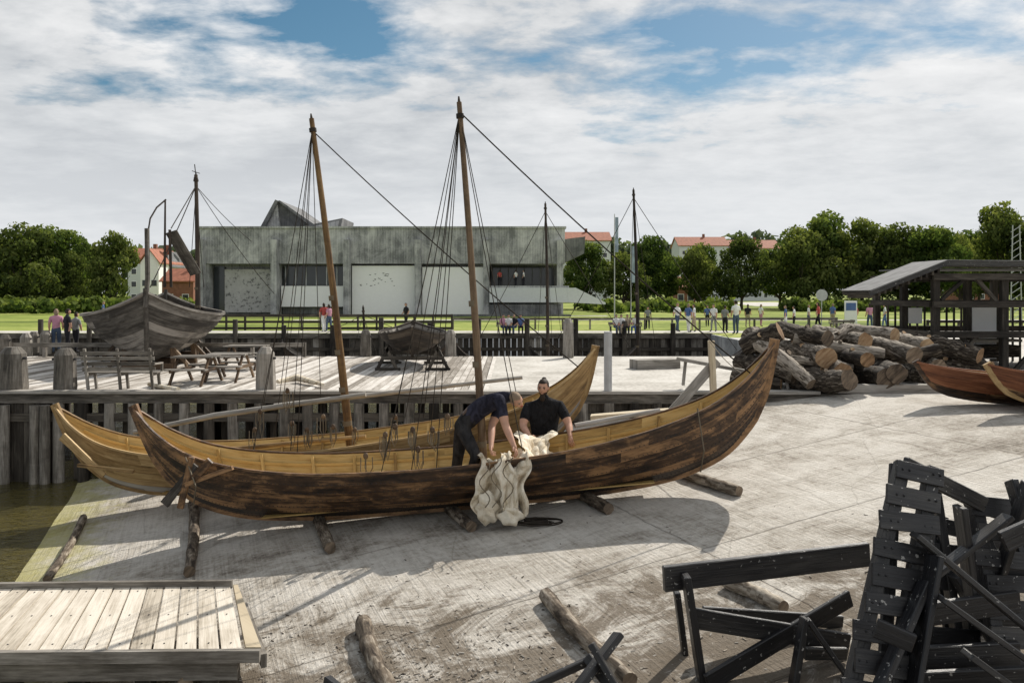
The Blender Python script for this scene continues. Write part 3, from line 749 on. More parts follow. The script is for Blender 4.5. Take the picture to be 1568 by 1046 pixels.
# ---------------------------------------------------------------- canvas bundle
cg=group('canvas_sail_bundle',(-.2,12.9,-.6))
def cloth(x0,x1,path,seed,amp=.05,nx=90,ny=100,flare=.06):
    P=crom([(p[0],p[1]) for p in path],ny); b=MB('canvas');vs=[]
    def ridge(t): return 1-2*abs(math.sin(t))**.7
    for j in range(ny):
        v=j/(ny-1)
        a=P[max(0,j-1)];c=P[min(ny-1,j+1)];t=(c-a)/np.linalg.norm(c-a);nrm=(-t[1],t[0])
        for i in range(nx):
            u=i/(nx-1)
            ph=seed+v*1.6
            f=ridge(u*6+ph+.9*math.sin(v*5+seed))+.5*ridge(u*11-ph*2+1.3*math.sin(v*8))+.9*ridge(v*7+u*4+seed)*math.sin(u*7+v*4)
            f+=.5*ridge(v*12+u*6+seed*2)
            edge=.05*math.sin(v*9+seed)+.03*math.sin(v*23)
            x=x0+(x1-x0)*u+(edge+flare*v)*(2*u-1)+.03*math.sin(v*11+seed)
            k=amp*f*min(1,8*u*(1-u)+.3); bul=.12*math.sin(u*math.pi)
            vs.append((x,P[j,0]+nrm[0]*(k+bul),P[j,1]+nrm[1]*(k+bul)+(.07*math.sin(u*9+seed)*(v-.75)*4 if v>.75 else 0)))
    fs=[(j*nx+i,j*nx+i+1,(j+1)*nx+i+1,(j+1)*nx+i) for j in range(ny-1) for i in range(nx-1)]
    b.add(vs,fs,'canvas',.5,smooth=True); return b
gz=W(765,708,12.9).z
p1=[(13.5,gz-.12),(13.15,gz+.02),(12.9,gz+.1),(12.74,gz-.1),(12.68,gz-.5),(12.66,gz-.85)]
cloth(-.53,.02,p1,1.0,.055).done('draped_sail_folds',cg)
p2=[(13.6,gz-.05),(13.1,gz+.1),(12.86,gz+.14),(12.68,gz-.1),(12.6,gz-.45),(12.64,gz-.72)]
cloth(-.16,.22,p2,3.1,.055).done('draped_sail_overlay',cg)
p3=[(14.6,gz+.2),(14.2,gz+.26),(13.7,gz+.2),(13.2,gz+.08),(12.9,gz+.04)]
cloth(.05,.75,p3,5.1,.03,flare=-.12).done('sail_in_boat',cg)
b=MB('canvas')
def lump(q):
    f=1+.12*(1-2*abs(math.sin(q.x*17+q.z*11)))+.12*(1-2*abs(math.sin(q.y*19+q.z*15))); return q*f
b.sphere((-.4,12.68,gz-.68),(.18,.13,.26),'canvas',36,lump); b.sphere((-.02,12.64,gz-.8),(.2,.12,.15),'canvas',36,lump); b.done('bundled_folds',cg)
b=MB('rope')
for k in range(3):
    px0=742+k*18; pts=[W(px0+8*math.sin(t*1.7+k),700+t*14,12.5-.03*math.sin(t)) for t in np.linspace(0,5.5,14)]
    b.tube(pts,.009,5,'rope')
c=G(820,803)
for k in range(9):
    r_=R.uniform(.1,.34); ox=R.uniform(-.1,.1)
    b.tube([(c.x+ox+r_*1.3*math.cos(t),c.y+r_*.6*math.sin(t)+R.uniform(-.01,.01),slip_z(c.x,c.y)+.02+.012*k*.6) for t in np.linspace(0,6.2,18)],.012,5,'ropedark')
b.done('rope_coil',cg)

# ---------------------------------------------------------------- people
def skin_mesh(vs,es,rad,root=0,sub=1):
    me=bpy.data.meshes.new('tmp'); me.from_pydata([tuple(v) for v in vs],es,[]); o=bpy.data.objects.new('tmp',me); coll.objects.link(o)
    sk=o.modifiers.new('s','SKIN'); sk.use_smooth_shade=True
    for i,d in enumerate(me.skin_vertices[0].data):
        d.radius=(rad[i],rad[i]) if not hasattr(rad[i],'__len__') else rad[i]; d.use_root=(i==root)
    ss=o.modifiers.new('u','SUBSURF'); ss.levels=sub; ss.render_levels=sub
    dg=bpy.context.evaluated_depsgraph_get(); ev=o.evaluated_get(dg); m2=ev.to_mesh()
    V=[v.co.copy() for v in m2.vertices]; Fs=[tuple(p.vertices) for p in m2.polygons]; ev.to_mesh_clear()
    bpy.data.objects.remove(o); bpy.data.meshes.remove(me); return V,Fs
def segd(p,a,b):
    ab=b-a; t=max(0,min(1,(p-a).dot(ab)/max(1e-9,ab.length_squared))); return (p-(a+ab*t)).length
def person(name,J,face,S,shirt,legs,hair,beard=False,bun=False,detail=False,longhair=False,sleeve='short',shoes='ck',bulk=1.0):
    V=[J['pelvis'],J['pelvis'].lerp(J['chest'],.45),J['chest'],J['neck'],J['neck'].lerp(J['head'],.6)]
    rad=[.135,.13,.155,.062,.058]; E=[(0,1),(1,2),(2,3),(3,4)]; lab=[shirt,shirt,shirt,'skin']
    for sd in 'LR':
        i=len(V); sh,el,ha=J['sh'+sd],J['el'+sd],J['ha'+sd]
        V+=[sh,sh.lerp(el,.6),el,el.lerp(ha,.35),el.lerp(ha,.92),ha+(ha-el).normalized()*.05*S]; rad+=[.078,.066,.046,.048,.031,.03]
        E+=[(2,i),(i,i+1),(i+1,i+2),(i+2,i+3),(i+3,i+4),(i+4,i+5)]
        fa=shirt if sleeve=='long' else 'skin'; lab+=[shirt,shirt,fa,fa,fa,'skin']
        i=len(V); hp,kn,an,to=J['hip'+sd],J['kn'+sd],J['an'+sd],J['to'+sd]
        V+=[hp,hp.lerp(kn,.5),kn,kn.lerp(an,.35),an,to]; rad+=[.1,.09,.07,.068,.05,.04]
        E+=[(0,i),(i,i+1),(i+1,i+2),(i+2,i+3),(i+3,i+4),(i+4,i+5)]; lab+=[legs,legs,legs,legs,legs,shoes]
    rad=[r*S*(bulk if 4<k_i or k_i<3 else 1) for k_i,r in enumerate(rad)]
    mv,mf=skin_mesh(V,E,rad,0,2 if detail else 1)
    b=MB('skin'); segs=[(V[a],V[c]) for a,c in E]; rr=[max(rad[a],rad[c]) for a,c in E]
    groups={}
    bel=(J['chest']-J['pelvis']).normalized()
    for f in mf:
        c=sum((mv[i] for i in f),Vector())/len(f); k=min(range(len(segs)),key=lambda q:segd(c,*segs[q])-rr[q]*.6); lk=lab[k]
        if k==0:
            hgt=(c-J['pelvis']).dot(bel)
            lk=legs if hgt<.05*S else ('belt' if hgt<.085*S and detail else shirt)
        groups.setdefault(lk,[]).append(f)
    o=len(b.v); b.v+=[tuple(v) for v in mv]
    for mk,fl in groups.items():
        mi=b.mi(mk)
        for f in fl: b.f.append(tuple(o+i for i in f));b.m.append(mi);b.t.append(.5);b.sm.append(True);b.uv.append([(mv[i].x,mv[i].z) for i in f])
    fz=Vector(face).normalized(); up=(J['head']-J['neck']).normalized(); up=(up-fz*up.dot(fz)).normalized(); rt=fz.cross(up)
    Bm=Matrix((rt,fz,up)).transposed(); hc=J['head']; a,bb_,c_=.077*S,.097*S,.12*S
    def hf(q):
        x,y,z=q.x/a,q.y/bb_,q.z/c_
        if z<0: q.x*=1+z*.28; q.y*=1+z*.1
        if y>.8 and abs(x)<.35 and -.4<z<.25: q.y+=.022*S*(1-abs(x)/.35)
        if y>.6 and z<-.6: q.y+=.012*S
        return q
    n=20 if detail else 10
    hb=MB('skin'); hb.sphere((0,0,0),(a,bb_,c_),'skin',n,hf)
    vs=[hc+Bm@Vector(v) for v in hb.v]
    for f in hb.f:
        q=sum((Vector(hb.v[i]) for i in f),Vector())/4; x,y,z=q.x/a,q.y/bb_,q.z/c_
        hairf=(z>.55) or (y<.15 and z>-.35) or (beard and z<-.4 and y>-.1 and not(z>-.58 and abs(x)<.25 and y>.75))
        b.add([vs[i]+((Bm@q).normalized()*.008*S if hairf else Vector()) for i in f],[(0,1,2,3)],hair if hairf else 'skin',.5,smooth=True)
    loc=lambda x,y,z:hc+Bm@Vector((x*S,y*S,z*S))
    for sx in (-1,1):
        b.sphere(loc(.077*sx,0,-.005),(.012*S,.022*S,.032*S),'skin',8,None,.5,Bm)
        if detail: b.sphere(loc(.03*sx,.086,.012),(.013*S,.008*S,.008*S),'eye',8,None,.5,Bm); b.beam(loc(.015*sx,.096,.03),loc(.048*sx,.085,.03),.01*S,.008*S,up,hair)
    if detail: b.sphere(loc(0,.094,-.055),(.022*S,.008*S,.006*S),'cr' if not beard else 'skin',8,None,.5,Bm)
    if detail: b.sphere(loc(0,-.022,.035),(.08*S,.088*S,.098*S),hair,16,lambda q:q if q.z>.0 else q*.97,.5,Bm)
    if beard: b.sphere(loc(0,.07,-.125),(.04*S,.032*S,.06*S),hair,12,None,.5,Bm)
    if bun: b.sphere(loc(0,-.06,.115),(.035*S,.035*S,.03*S),hair,10,None,.5,Bm)
    if longhair: b.sphere(loc(0,-.055,-.06),(.075*S,.05*S,.13*S),hair,10,None,.5,Bm)
    for sd in 'LR':
        el,ha=J['el'+sd],J['ha'+sd]; d=(ha-el).normalized(); side=d.cross(fz); 
        if side.length<.1: side=d.cross(up)
        side.normalize(); nm=side.cross(d)
        if nm.dot(Vector((0,0,-1)))<0 : nm=-nm
        if detail:
            b.sphere(ha+d*.045*S,(.04*S,.02*S,.055*S),'skin',10,None,.5,Matrix((side,nm,d)).transposed())
            th=1 if sd=='L' else -1
            for q,ln in ((-.03,.065),(-.01,.078),(.011,.074),(.031,.058)):
                r0=ha+d*.08*S+side*q*S; k1=r0+d*ln*.5*S+nm*.01*S; k2=k1+d*ln*.3*S+nm*.03*S; k3=k2+nm*.03*S
                b.tube([r0-d*.02*S,r0,k1,k2,k3],[.0095*S,.0095*S,.009*S,.008*S,.006*S],6,'skin')
            r0=ha+d*.03*S+side*th*.035*S; b.tube([r0,r0+(side*th*.03+d*.025)*S,r0+(side*th*.035+d*.055+nm*.015)*S],[.013*S,.011*S,.008*S],6,'skin')
    return b.done(name)
q=lambda px,py,d:W(px,py,d)
J=dict(pelvis=q(712,638,13.75),chest=q(758,610,13.7),neck=q(779,606,13.6),head=q(791,613,13.46),
 shL=q(764,606,13.48),elL=q(774,652,13.3),haL=q(787,683,13.1),shR=q(768,614,14.0),elR=q(753,652,13.75),haR=q(752,684,13.35),
 hipL=q(706,655,13.6),knL=q(729,697,13.4),anL=q(716,752,13.5),toL=q(742,760,13.45),hipR=q(708,652,13.93),knR=q(701,702,13.9),anR=q(694,750,13.95),toR=q(716,757,13.9))
person('man_bending_over_sail',J,(.72,-.6,-.45),1.22,'navy','trous','hairlt',detail=True,bulk=1.18)
J=dict(pelvis=q(834,690,15.2),chest=q(833,634,14.98),neck=q(833,611,14.93),head=q(832,594,14.85),
 shL=q(858,622,14.95),elL=q(871,650,14.75),haL=q(873,668,14.5),shR=q(808,624,14.95),elR=q(800,652,14.75),haR=q(811,669,14.45),
 hipL=q(845,697,15.2),knL=q(848,735,15.15),anL=q(848,760,15.3),toL=q(850,772,15.0),hipR=q(822,697,15.2),knR=q(819,735,15.15),anR=q(817,760,15.3),toR=q(813,772,15.0))
person('bearded_man',J,(-.25,-.95,-.15),1.3,'tblack','trous','hairdk',beard=True,bun=True,detail=True,bulk=1.15)
def stand(name,px,pf,hpx,shirt,legs,hair='hairdk',yaw=None,seated=False,ground=0.0,dist=None,kw={}):
    d=dist or H*F/(pf-449); h=hpx/F*d; S=h/1.75
    if seated: S=hpx/F*d/1.3
    x=(px-784)/F*d; z0=ground; yaw=R.uniform(0,6.28) if yaw is None else yaw
    f=Vector((math.sin(yaw),-math.cos(yaw),0)); r=f.cross(Vector((0,0,1))); B=Vector((x,d,z0))
    P=lambda a,b_,c:B+(r*a+f*b_+Vector((0,0,c)))*S
    st=R.uniform(-.18,.18); ar=R.uniform(-.1,.25)
    if not seated:
        J=dict(pelvis=P(0,0,.95),chest=P(0,.02,1.32),neck=P(0,.0,1.48),head=P(0,.03,1.63),
         shL=P(.18,0,1.4),elL=P(.24,-st*.5,1.13),haL=P(.23,ar,.92+abs(ar)*.6),shR=P(-.18,0,1.4),elR=P(-.24,st*.5,1.13),haR=P(-.23,.1-st*.4,.9),
         hipL=P(.09,0,.88),knL=P(.1,st*.6+.03,.5),anL=P(.1,st,.08),toL=P(.12,st+.17,.04),hipR=P(-.09,0,.88),knR=P(-.1,-st*.6+.03,.5),anR=P(-.1,-st,.08),toR=P(-.12,-st+.17,.04))
    else:
        J=dict(pelvis=P(0,0,.52),chest=P(0,.05,.9),neck=P(0,.06,1.05),head=P(0,.09,1.2),
         shL=P(.18,.04,.97),elL=P(.23,.08,.72),haL=P(.12,.3,.6),shR=P(-.18,.04,.97),elR=P(-.23,.08,.72),haR=P(-.12,.3,.6),
         hipL=P(.09,.03,.5),knL=P(.12,.44,.5),anL=P(.12,.46,.08),toL=P(.13,.62,.04),hipR=P(-.09,.03,.5),knR=P(-.12,.44,.5),anR=P(-.12,.4,.08),toR=P(-.13,.56,.04))
    person(name,J,f,S,shirt,legs,hair,**kw)
ppl=[('woman',86,541,68,'cp','cj','hairlt'),('man',103,542,69,'ck','ck','hairdk'),('man',116,540,62,'cg','ck','hairdk'),('man_in_dark_suit',622,504,40,'ck','ck','hairdk'),
 ('woman',496,508,44,'cr','cw','hairdk'),('woman',504,508,42,'cp','cj','hairdk'),('woman',158,496,34,'cb','cw','hairlt'),
 ('man',1037,508,44,'cw','cj','hairlt'),('woman',1054,509,44,'cb','cw','hairlt'),('man',1063,508,42,'cw','ct','hairdk'),('man',1110,510,42,'cg','ck','hairdk'),('man',1127,512,52,'cw','cj','hairdk'),
 ('man',1093,508,42,'cw','cg','hairdk'),('woman',1203,506,38,'cb','cw','hairlt'),('man',1216,505,36,'cw','ck','hairdk'),('woman',1253,505,42,'cr','ck','hairdk'),('man',1238,503,36,'cw','cj','hairlt'),
 ('woman',1332,505,40,'cp','cj','hairdk'),('man',1355,502,36,'cw','cb','hairdk'),('man',992,504,34,'cg','ck','hairdk'),('man',1083,500,32,'cb','ck','hairdk'),('woman',1310,500,34,'cr','cw','hairdk'),
 ('man',1145,502,36,'ck','ct','hairdk'),('woman',1165,500,34,'cw','cp','hairlt'),('man',1275,501,36,'cb','ct','hairlt')]
for n_,px,pf,hh,a,c,hr in ppl: stand(n_,px,pf,hh,a,c,hr,kw=dict(longhair=n_=='woman'))
for px,a,c in ((770,'cp','cj'),(779,'cw','ck'),(788,'ck','cj'),(797,'cb','ck'),(943,'cw','cj'),(952,'cw','ct'),(961,'ct','ck'),(974,'cw','cb')):
    stand('seated_visitor',px,512,30,a,c,R.choice(['hairdk','hairlt']),yaw=R.uniform(-.6,.6),seated=True)
for px in (765,790,802):
    stand('visitor_on_balcony',px,0,24,R.choice(['cw','ck','cr']),'ck',ground=MZ(438)+.02,dist=md+.6)
def bench(px0,px1,pf,top,mat='grey',yaw=0,name='park_bench'):
    p=D((px0+px1)/2,pf); w=(px1-px0)/F*p.y; h=W(0,top,p.y).z; Mw=Matrix.Translation((p.x,p.y+.3,0))@Matrix.Rotation(yaw,4,'Z')
    g=group(name,(p.x,p.y+.3,0)); b=MB(mat)
    for k in range(4): b.box(-w/2,w/2,-.05+k*.12,.05+k*.12,.43,.46,mat)
    b.done('seat',g,Mw); b=MB(mat)
    for k in range(4):
        z=.55+k*(h-.6)/3.5; b.beam((-w/2,-.14-.04*k,z),(w/2,-.14-.04*k,z),.03,.09,mat=mat)
    b.done('backrest',g,Mw); b=MB(mat)
    for sx in (-w/2+.1,0,w/2-.1):
        b.beam((sx,-.05,0),(sx,-.26,h),.06,.06,(1,0,0),mat); b.beam((sx,.4,0),(sx,.3,.43),.06,.06,(1,0,0),mat); b.beam((sx,-.1,.4),(sx,.38,.41),.05,.05,mat=mat)
    for sx in (-w/2+.03,w/2-.03): b.beam((sx,-.15,.68),(sx,.38,.66),.06,.04,mat=mat); b.beam((sx,.36,.43),(sx,.36,.66),.05,.05,mat=mat)
    b.done('legs',g,Mw)
bench(122,232,600,534,yaw=.05,mat='pile')
for px in (785,958): bench(px-25,px+25,511,494,'pile',math.pi)
bench(1275,1310,506,490,'pile')
def table(px,pf,w,name='picnic_table'):
    p=D(px,pf); b=MB('grey'); x,y=p.x,p.y
    for k in range(5): b.box(x-w/2,x+w/2,y+k*.15,y+k*.15+.135,.72,.76,'pile')
    for yy in (-.45,.95): b.box(x-w/2,x+w/2,y+yy,y+yy+.25,.42,.46,'pile')
    for sx in (-w*.38,w*.38):
        b.beam((x+sx,y-.4,0),(x+sx,y+.2,.72),.08,.05,(1,0,0),'mast_b'); b.beam((x+sx,y+1.15,0),(x+sx,y+.5,.72),.08,.05,(1,0,0),'mast_b'); b.beam((x+sx+.05,y-.45,.4),(x+sx+.05,y+1.2,.4),.05,.08,mat='mast_b')
    b.done(name)
table(292,590,1.1); table(345,584,1.1); table(372,566,1.3)
b=MB('canvas'); b.tube([D(425,590)+Vector((0,0,.1)),D(455,586)+Vector((0,0,.14)),D(495,594)+Vector((0,0,.08))],[.06,.1,.04],8,'canvas',rough=.1); b.tube([D(228,592)+Vector((0,0,.06)),D(268,602)+Vector((0,.2,.06))],[.05,.06],8,'canvas'); b.done('rolled_sail')

# ---------------------------------------------------------------- boats on the dock
K2=[(0,0),(2.8,.02),(3.7,.06),(4.2,.14),(4.45,.24)]
S2=[(0,1.5),(2,1.5),(3.2,1.55),(4.0,1.66),(4.5,1.82),(4.85,2.02),(5.05,2.22)]
bg=group('clinker_ship_on_cradle',(-12.5,29,0))
c0=W(228,500,24.6); dv=Vector((.37,-1,0)).normalized()
cen=Vector((c0.x,24.4,.22))-dv*4.95
boat_hull(bg,frame(cen,dv),K2,S2,2.25,('hull_grey','hull_brown','hull_grey'),10,n=44,m_=.6,stemw=.15,rail=.1,thwarts=(-2,0,2),bx=3.2)
b=MB('hull_grey'); tip=frame(cen,dv)@Vector((5.06,0,2.1))
b.sweep([tip+Vector((0,0,-.3)),W(226,425,tip.y),W(225,350,tip.y)],.1,.12,(1,0,0),'hull_grey')
b.tube([W(226,360,tip.y),W(230,335,tip.y+.2),W(240,318,tip.y+.5),W(254,306,tip.y+.8)],.025,6,'mast_k'); b.tube([W(253,306,27),W(252,440,27)],[.03,.05],6,'mast_k')
b.tube([W(260,352,27),W(262,440,27)],[.05,.05],6,'mast_k'); b.beam(W(262,355,27),W(300,420,28),.4,.03,(0,1,0),'hull_grey')
for yy,ww in ((25.6,.8),(28,1.4),(31,1.4)):
    xc=c0.x-(yy-24.4)*.37
    b.beam((xc-ww,yy,.1),(xc+ww,yy,.1),.25,.2,mat='mast_b')
    for s_ in (-1,1): b.beam((xc+s_*ww,yy,0),(xc+s_*ww*.95,yy,.7),.14,.14,(0,1,0),'mast_b'); b.beam((xc+s_*(ww+.5),yy,.1),(xc+s_*ww,yy,.65),.1,.1,mat='mast_b')
b.done('stem_and_cradle',bg)
mg=group('moored_ship',(W(302,0,33).x,34,-1))
mast(mg,W(303,520,33),W(300,268,33),.12,.07,'mast_k'); 
ropes(mg,[(W(300,285,33),W(262,350,30),.02,.0),(W(300,285,33),W(230,440,30),.02,.1),(W(300,285,33),W(385,370,36),.014,.1),(W(300,285,33),W(420,450,36),.014,.2),(W(300,290,33),W(312,440,33),.014,0),(W(300,290,33),W(290,440,33),.014,0)])
b=MB('ropedark'); b.tube([W(300,270,33),W(298,252,33)],.02,5); b.tube([W(294,262,33),W(306,266,33)],.015,5); b.sphere(W(300,275,33),(.1,.1,.16),'mast_k',8); b.done('masthead_vane',mg)
sm=group('small_boat_on_trestles',(-3.1,25,.5))
K3=[(0,0),(1.5,.02),(2.1,.06),(2.4,.14)]; S3=[(0,.66),(1.2,.67),(2,.72),(2.4,.8),(2.68,.92)]
boat_hull(sm,frame((W(632,0,27.4).x,27.4,.45),(.12,-1,0)),K3,S3,1.1,('hull_brown','hull_grey','hull_brown'),6,n=24,m_=.65,ribs=.5,thwarts=(-1,.5),stemw=.09,rail=.07,bx=3.0)
b=MB('piledark')
for yy in (25.4,27.8):
    xx=W(632,0,yy).x
    for s_ in (-1,1):
        b.beam((xx+s_*1.15,yy,0),(xx+s_*.75,yy,.75),.1,.1,mat='piledark'); b.beam((xx+s_*.5,yy,0),(xx+s_*.85,yy,.75),.1,.1,mat='piledark'); b.beam((xx+s_*1.2,yy,.04),(xx+s_*.4,yy,.04),.12,.08,mat='piledark')
    b.beam((xx-1,yy,.39),(xx+1,yy,.39),.12,.12,mat='piledark')
b.done('trestles',sm)
def moored(px,d,L,top,hx,mat='hull_tar',name='moored_viking_boat',zw=-2.25):
    x=(px-784)/F*d; g=group(name,(x,d,zw)); s_=L/5.64
    KK=[(a*s_,c*.9) for a,c in KE]; SS=[(a*s_,c*.95+.35*(1-a/5.64)) for a,c in SH]
    boat_hull(g,frame((x,d,zw+.02),(1,.06,0)),KK,SS,1.1,(mat,'hull_grey',mat),6,n=22,thwarts=(-1,1))
    mast(g,(x,d,zw+.3),W(px-4+hx,top,d),.1,.055,'mast_k')
    T=W(px-4+hx,top+12,d)
    ropes(g,[(T,(x-L*.8,d,zw+2),.016,.1),(T,(x+L*.9,d,zw+2),.016,.1),(T,(x+.8,d-.8,zw+1.3),.012,0),(T,(x-.6,d-.8,zw+1.3),.012,0),(T,(x+.3,d+.8,zw+1.3),.012,0)])
moored(839,40,4.6,312,0); moored(978,38,5.2,291,-4)
moored(560,43,4.5,470,0)

# ---------------------------------------------------------------- log pile
lp=[((1215,590),(1296,578),20.6,18.9,.30),((1150,585),(1262,566),22,20.4,.26),((1240,560),(1288,570),23,19.6,.34),((1290,588),(1352,582),22.5,19.6,.27),
 ((1330,560),(1378,574),22.8,19.5,.29),((1265,535),(1332,548),22.5,19.9,.24),((1320,528),(1400,545),22.8,20.2,.28),((1195,505),(1262,512),22.5,20.7,.24),((1250,512),(1330,522),23.2,21,.24),
 ((1200,535),(1270,545),22.6,20.2,.3),((1340,512),(1425,530),24,21.5,.24),((1380,545),(1440,560),23.5,21,.26),((1150,510),(1205,560),22,20.2,.33),((1130,550),(1215,575),21.6,20.2,.28),((1380,575),(1440,590),22.5,20.5,.25),((1290,505),(1370,512),24,22,.22),((1140,530),(1190,500),21.5,20.9,.28),
 ((1160,520),(1245,590),21.2,19.8,.2),((1215,520),(1350,536),21.6,20.8,.17),((1300,500),(1240,528),22,20.9,.15),((1340,540),(1440,535),21.5,21.0,.2),((1400,520),(1500,545),24,22.5,.26),((1420,555),(1520,575),24,22.5,.28),((1120,575),(1200,590),20.9,20.3,.16),((1175,550),(1300,560),20.6,20.1,.12)]
for a,c,d0,d1,r in lp:
    A=W(a[0],a[1]+R.uniform(-2,7),d0);C=W(c[0]+R.uniform(-6,6),c[1]+R.uniform(-2,7),d1+R.uniform(-.15,.25)); A.z=max(A.z,r*.9);C.z=max(C.z,r*.9); log('felled_log',A,C,r*R.uniform(.88,1.05),'bark','cut' if R.random()<.35 else 'cutgrey',lift=False,n=14)
b=MB('pile'); b.beam(D(1275,601)+Vector((0,0,.1)),D(1440,601)+Vector((0,0,.1)),.25,.2,mat='grey'); b.beam(D(970,565)+Vector((0,0,.15)),D(1035,563)+Vector((0,0,.15)),.6,.3,mat='grey'); b.done('timber_baulks')
b=MB('grey'); p=D(1225,595)
b.beam(p+Vector((-.5,0,.6)),p+Vector((.7,.2,.6)),.14,.08,mat='grey')
for s_ in (-.4,.6):
    b.beam(p+Vector((s_,-.25,0)),p+Vector((s_,0,.6)),.07,.05,mat='grey'); b.beam(p+Vector((s_,.3,0)),p+Vector((s_,.05,.6)),.07,.05,mat='grey')
b.done('sawhorse')

# ---------------------------------------------------------------- shed
sg=group('open_timber_shed',(16,27,0)); sd=25.0
X=lambda px,d=sd:(px-784)/F*d
Z=lambda py,d=sd:H-(py-449)/F*d
b=MB('black')
for px in (1432,1537,1640,1740):
    for yy in (sd,sd+2,sd+4): b.box(X(px)-.1,X(px)+.1,yy-.1,yy+.1,0,Z(418),'piledark')
for py in (424,466,512): 
    for yy in (sd-.15,sd+4.15): b.beam((X(1425),yy,Z(py)),(X(1780),yy,Z(py)),.1,.2,mat='piledark')
    b.beam((X(1432)-.14,sd,Z(py)),(X(1432)-.14,sd+4,Z(py)),.1,.18,mat='piledark')
for a,c in (((1440,575),(1495,515)),((1525,575),(1470,515)),((1545,575),(1600,515)),((1630,575),(1575,515)),((1440,460),(1475,428)),((1525,462),(1495,428))):
    b.beam((X(a[0]),sd-.03,Z(a[1])),(X(c[0]),sd-.03,Z(c[1])),.1,.12,(0,1,0),'piledark')
for px in range(1450,1740,13):
    b.box(X(px)-.03,X(px)+.03,sd+3.9,sd+3.95,0,Z(466),'piledark')
b.box(X(1432),X(1760),sd+.1,sd+4,Z(516),Z(512)-.11,'piledark')
b.done('timber_frame',sg)
b=MB('black')
def prof(y0,y1,t,mat,dz=0):
    b.poly_extrude([(X(1325),y0,Z(452)+dz),(X(1440),y0,Z(406)+dz),(X(1440),y0,Z(406)+t+dz),(X(1323),y0,Z(452)+t+dz)],(0,y1-y0,0),mat)
    b.poly_extrude([(X(1440)+.003,y0,Z(406)+dz),(X(1760),y0,Z(409)+dz),(X(1760),y0,Z(409)+t+dz),(X(1440)+.003,y0,Z(406)+t+dz)],(0,y1-y0,0),mat)
prof(sd-.3,sd+1.7,.1,'piledark'); prof(sd-.38,sd-.302,.15,'black',-.03); prof(sd-.42,sd+1.75,.025,'felt',.125)
b.box(X(1440)+.05,X(1760),sd+1.75,sd+4.3,Z(410),Z(408),'felt')
for k in range(12): b.beam((X(1332+k*9),sd-.25,Z(449-k*3.5)-.09),(X(1332+k*9),sd+1.6,Z(449-k*3.5)-.09),.07,.14,mat='piledark')
b.done('roof',sg)
b=MB('white'); b.box(X(1442),X(1475),sd+2.5,sd+2.56,Z(500),Z(474),'white'); b.box(X(1560),X(1600),sd+2.5,sd+2.56,Z(560),Z(470),'white'); b.beam((X(1450),sd+1,.9),(X(1600),sd+1.4,.9),.5,.08,mat='grey'); b.beam((X(1440),sd+2,.45),(X(1620),sd+2.2,.5),.6,.4,mat='bark'); b.done('stored_goods',sg)
rg=group('red_rowing_boat',(11,18,0))
K4=[(0,0),(1.8,.02),(2.8,.13),(3.2,.28)];S4=[(0,.5),(1.5,.55),(2.6,.64),(3.2,.72),(3.6,.8)]
boat_hull(rg,frame((W(1400,0,18).x+3.5,17.3,.04),(-1,.14,.02)),K4,S4,.75,('hull_red','hull_ochre','hull_dark'),5,n=22,thwarts=(-1.2,1.2),tarlow=(2,'hull_dark'))
rg2=group('red_rowing_boat',(11,16.5,0))
boat_hull(rg2,frame((W(1520,0,16.4).x+3.5,16.1,.1),(-1,.1,.02)),K4,S4,.75,('hull_red','hull_ochre','hull_ochre'),5,n=22,thwarts=(-1.2,1.2),tarlow=(2,'hull_dark'))

b=MB('metal'); p=D(931,601); b.tube([(p.x,p.y,0),(p.x,p.y,W(0,508,p.y).z)],.1,14,'metal'); b.done('grey_pier_post')
def flag(px,top,d,mat):
    g=group('banner_flagpole',(W(px,0,d).x,d,0)); b=MB('white'); x=W(px,0,d).x; zt=W(0,top,d).z; b.tube([(x,d,0),(x,d,zt)],[.06,.035],8,'metal'); b.done('pole',g)
    b=MB(mat); vs=[];n=12
    for j in range(n):
        for i in range(4): vs.append((x+.06+i*.1,d+.06*math.sin(j*.9+i),zt-.3-j*.3))
    b.add(vs,[(j*4+i,j*4+i+1,(j+1)*4+i+1,(j+1)*4+i) for j in range(n-1) for i in range(3)],mat,.5,smooth=True); b.done('banner',g)
flag(941,328,75,'flagc'); flag(966,372,72,'flagc')
b=MB('metal'); x=W(1258,0,62).x; b.tube([(x,62,0),(x,62,2.2)],.04,8,'metal'); b.tube([(x,61.93,2.3),(x,61.98,2.3)],[.45,.45],20,'metal'); b.done('round_sign')
b=MB('white'); x=W(1303,0,58).x; b.box(x-.45,x+.45,58,58.08,.3,1.9,'white'); b.box(x-.36,x+.36,57.97,57.995,1.2,1.75,'cb'); b.tube([(x-.4,58.04,0),(x-.4,58.04,.4)],.03,6,'metal'); b.tube([(x+.4,58.04,0),(x+.4,58.04,.4)],.03,6,'metal'); b.done('information_sign')
b=MB('metal'); d=70; 
for s_ in (-.5,.5): b.tube([(W(1556,0,d).x+s_,d,0),(W(1556,0,d).x+s_*.6,d,W(0,345,d).z)],.05,6,'metal')
for k in range(14): z=k*.6; x=W(1556,0,d).x; b.tube([(x-.45,d,z),(x+.45,d,z+.6)],.03,5,'metal')
b.done('lattice_mast')

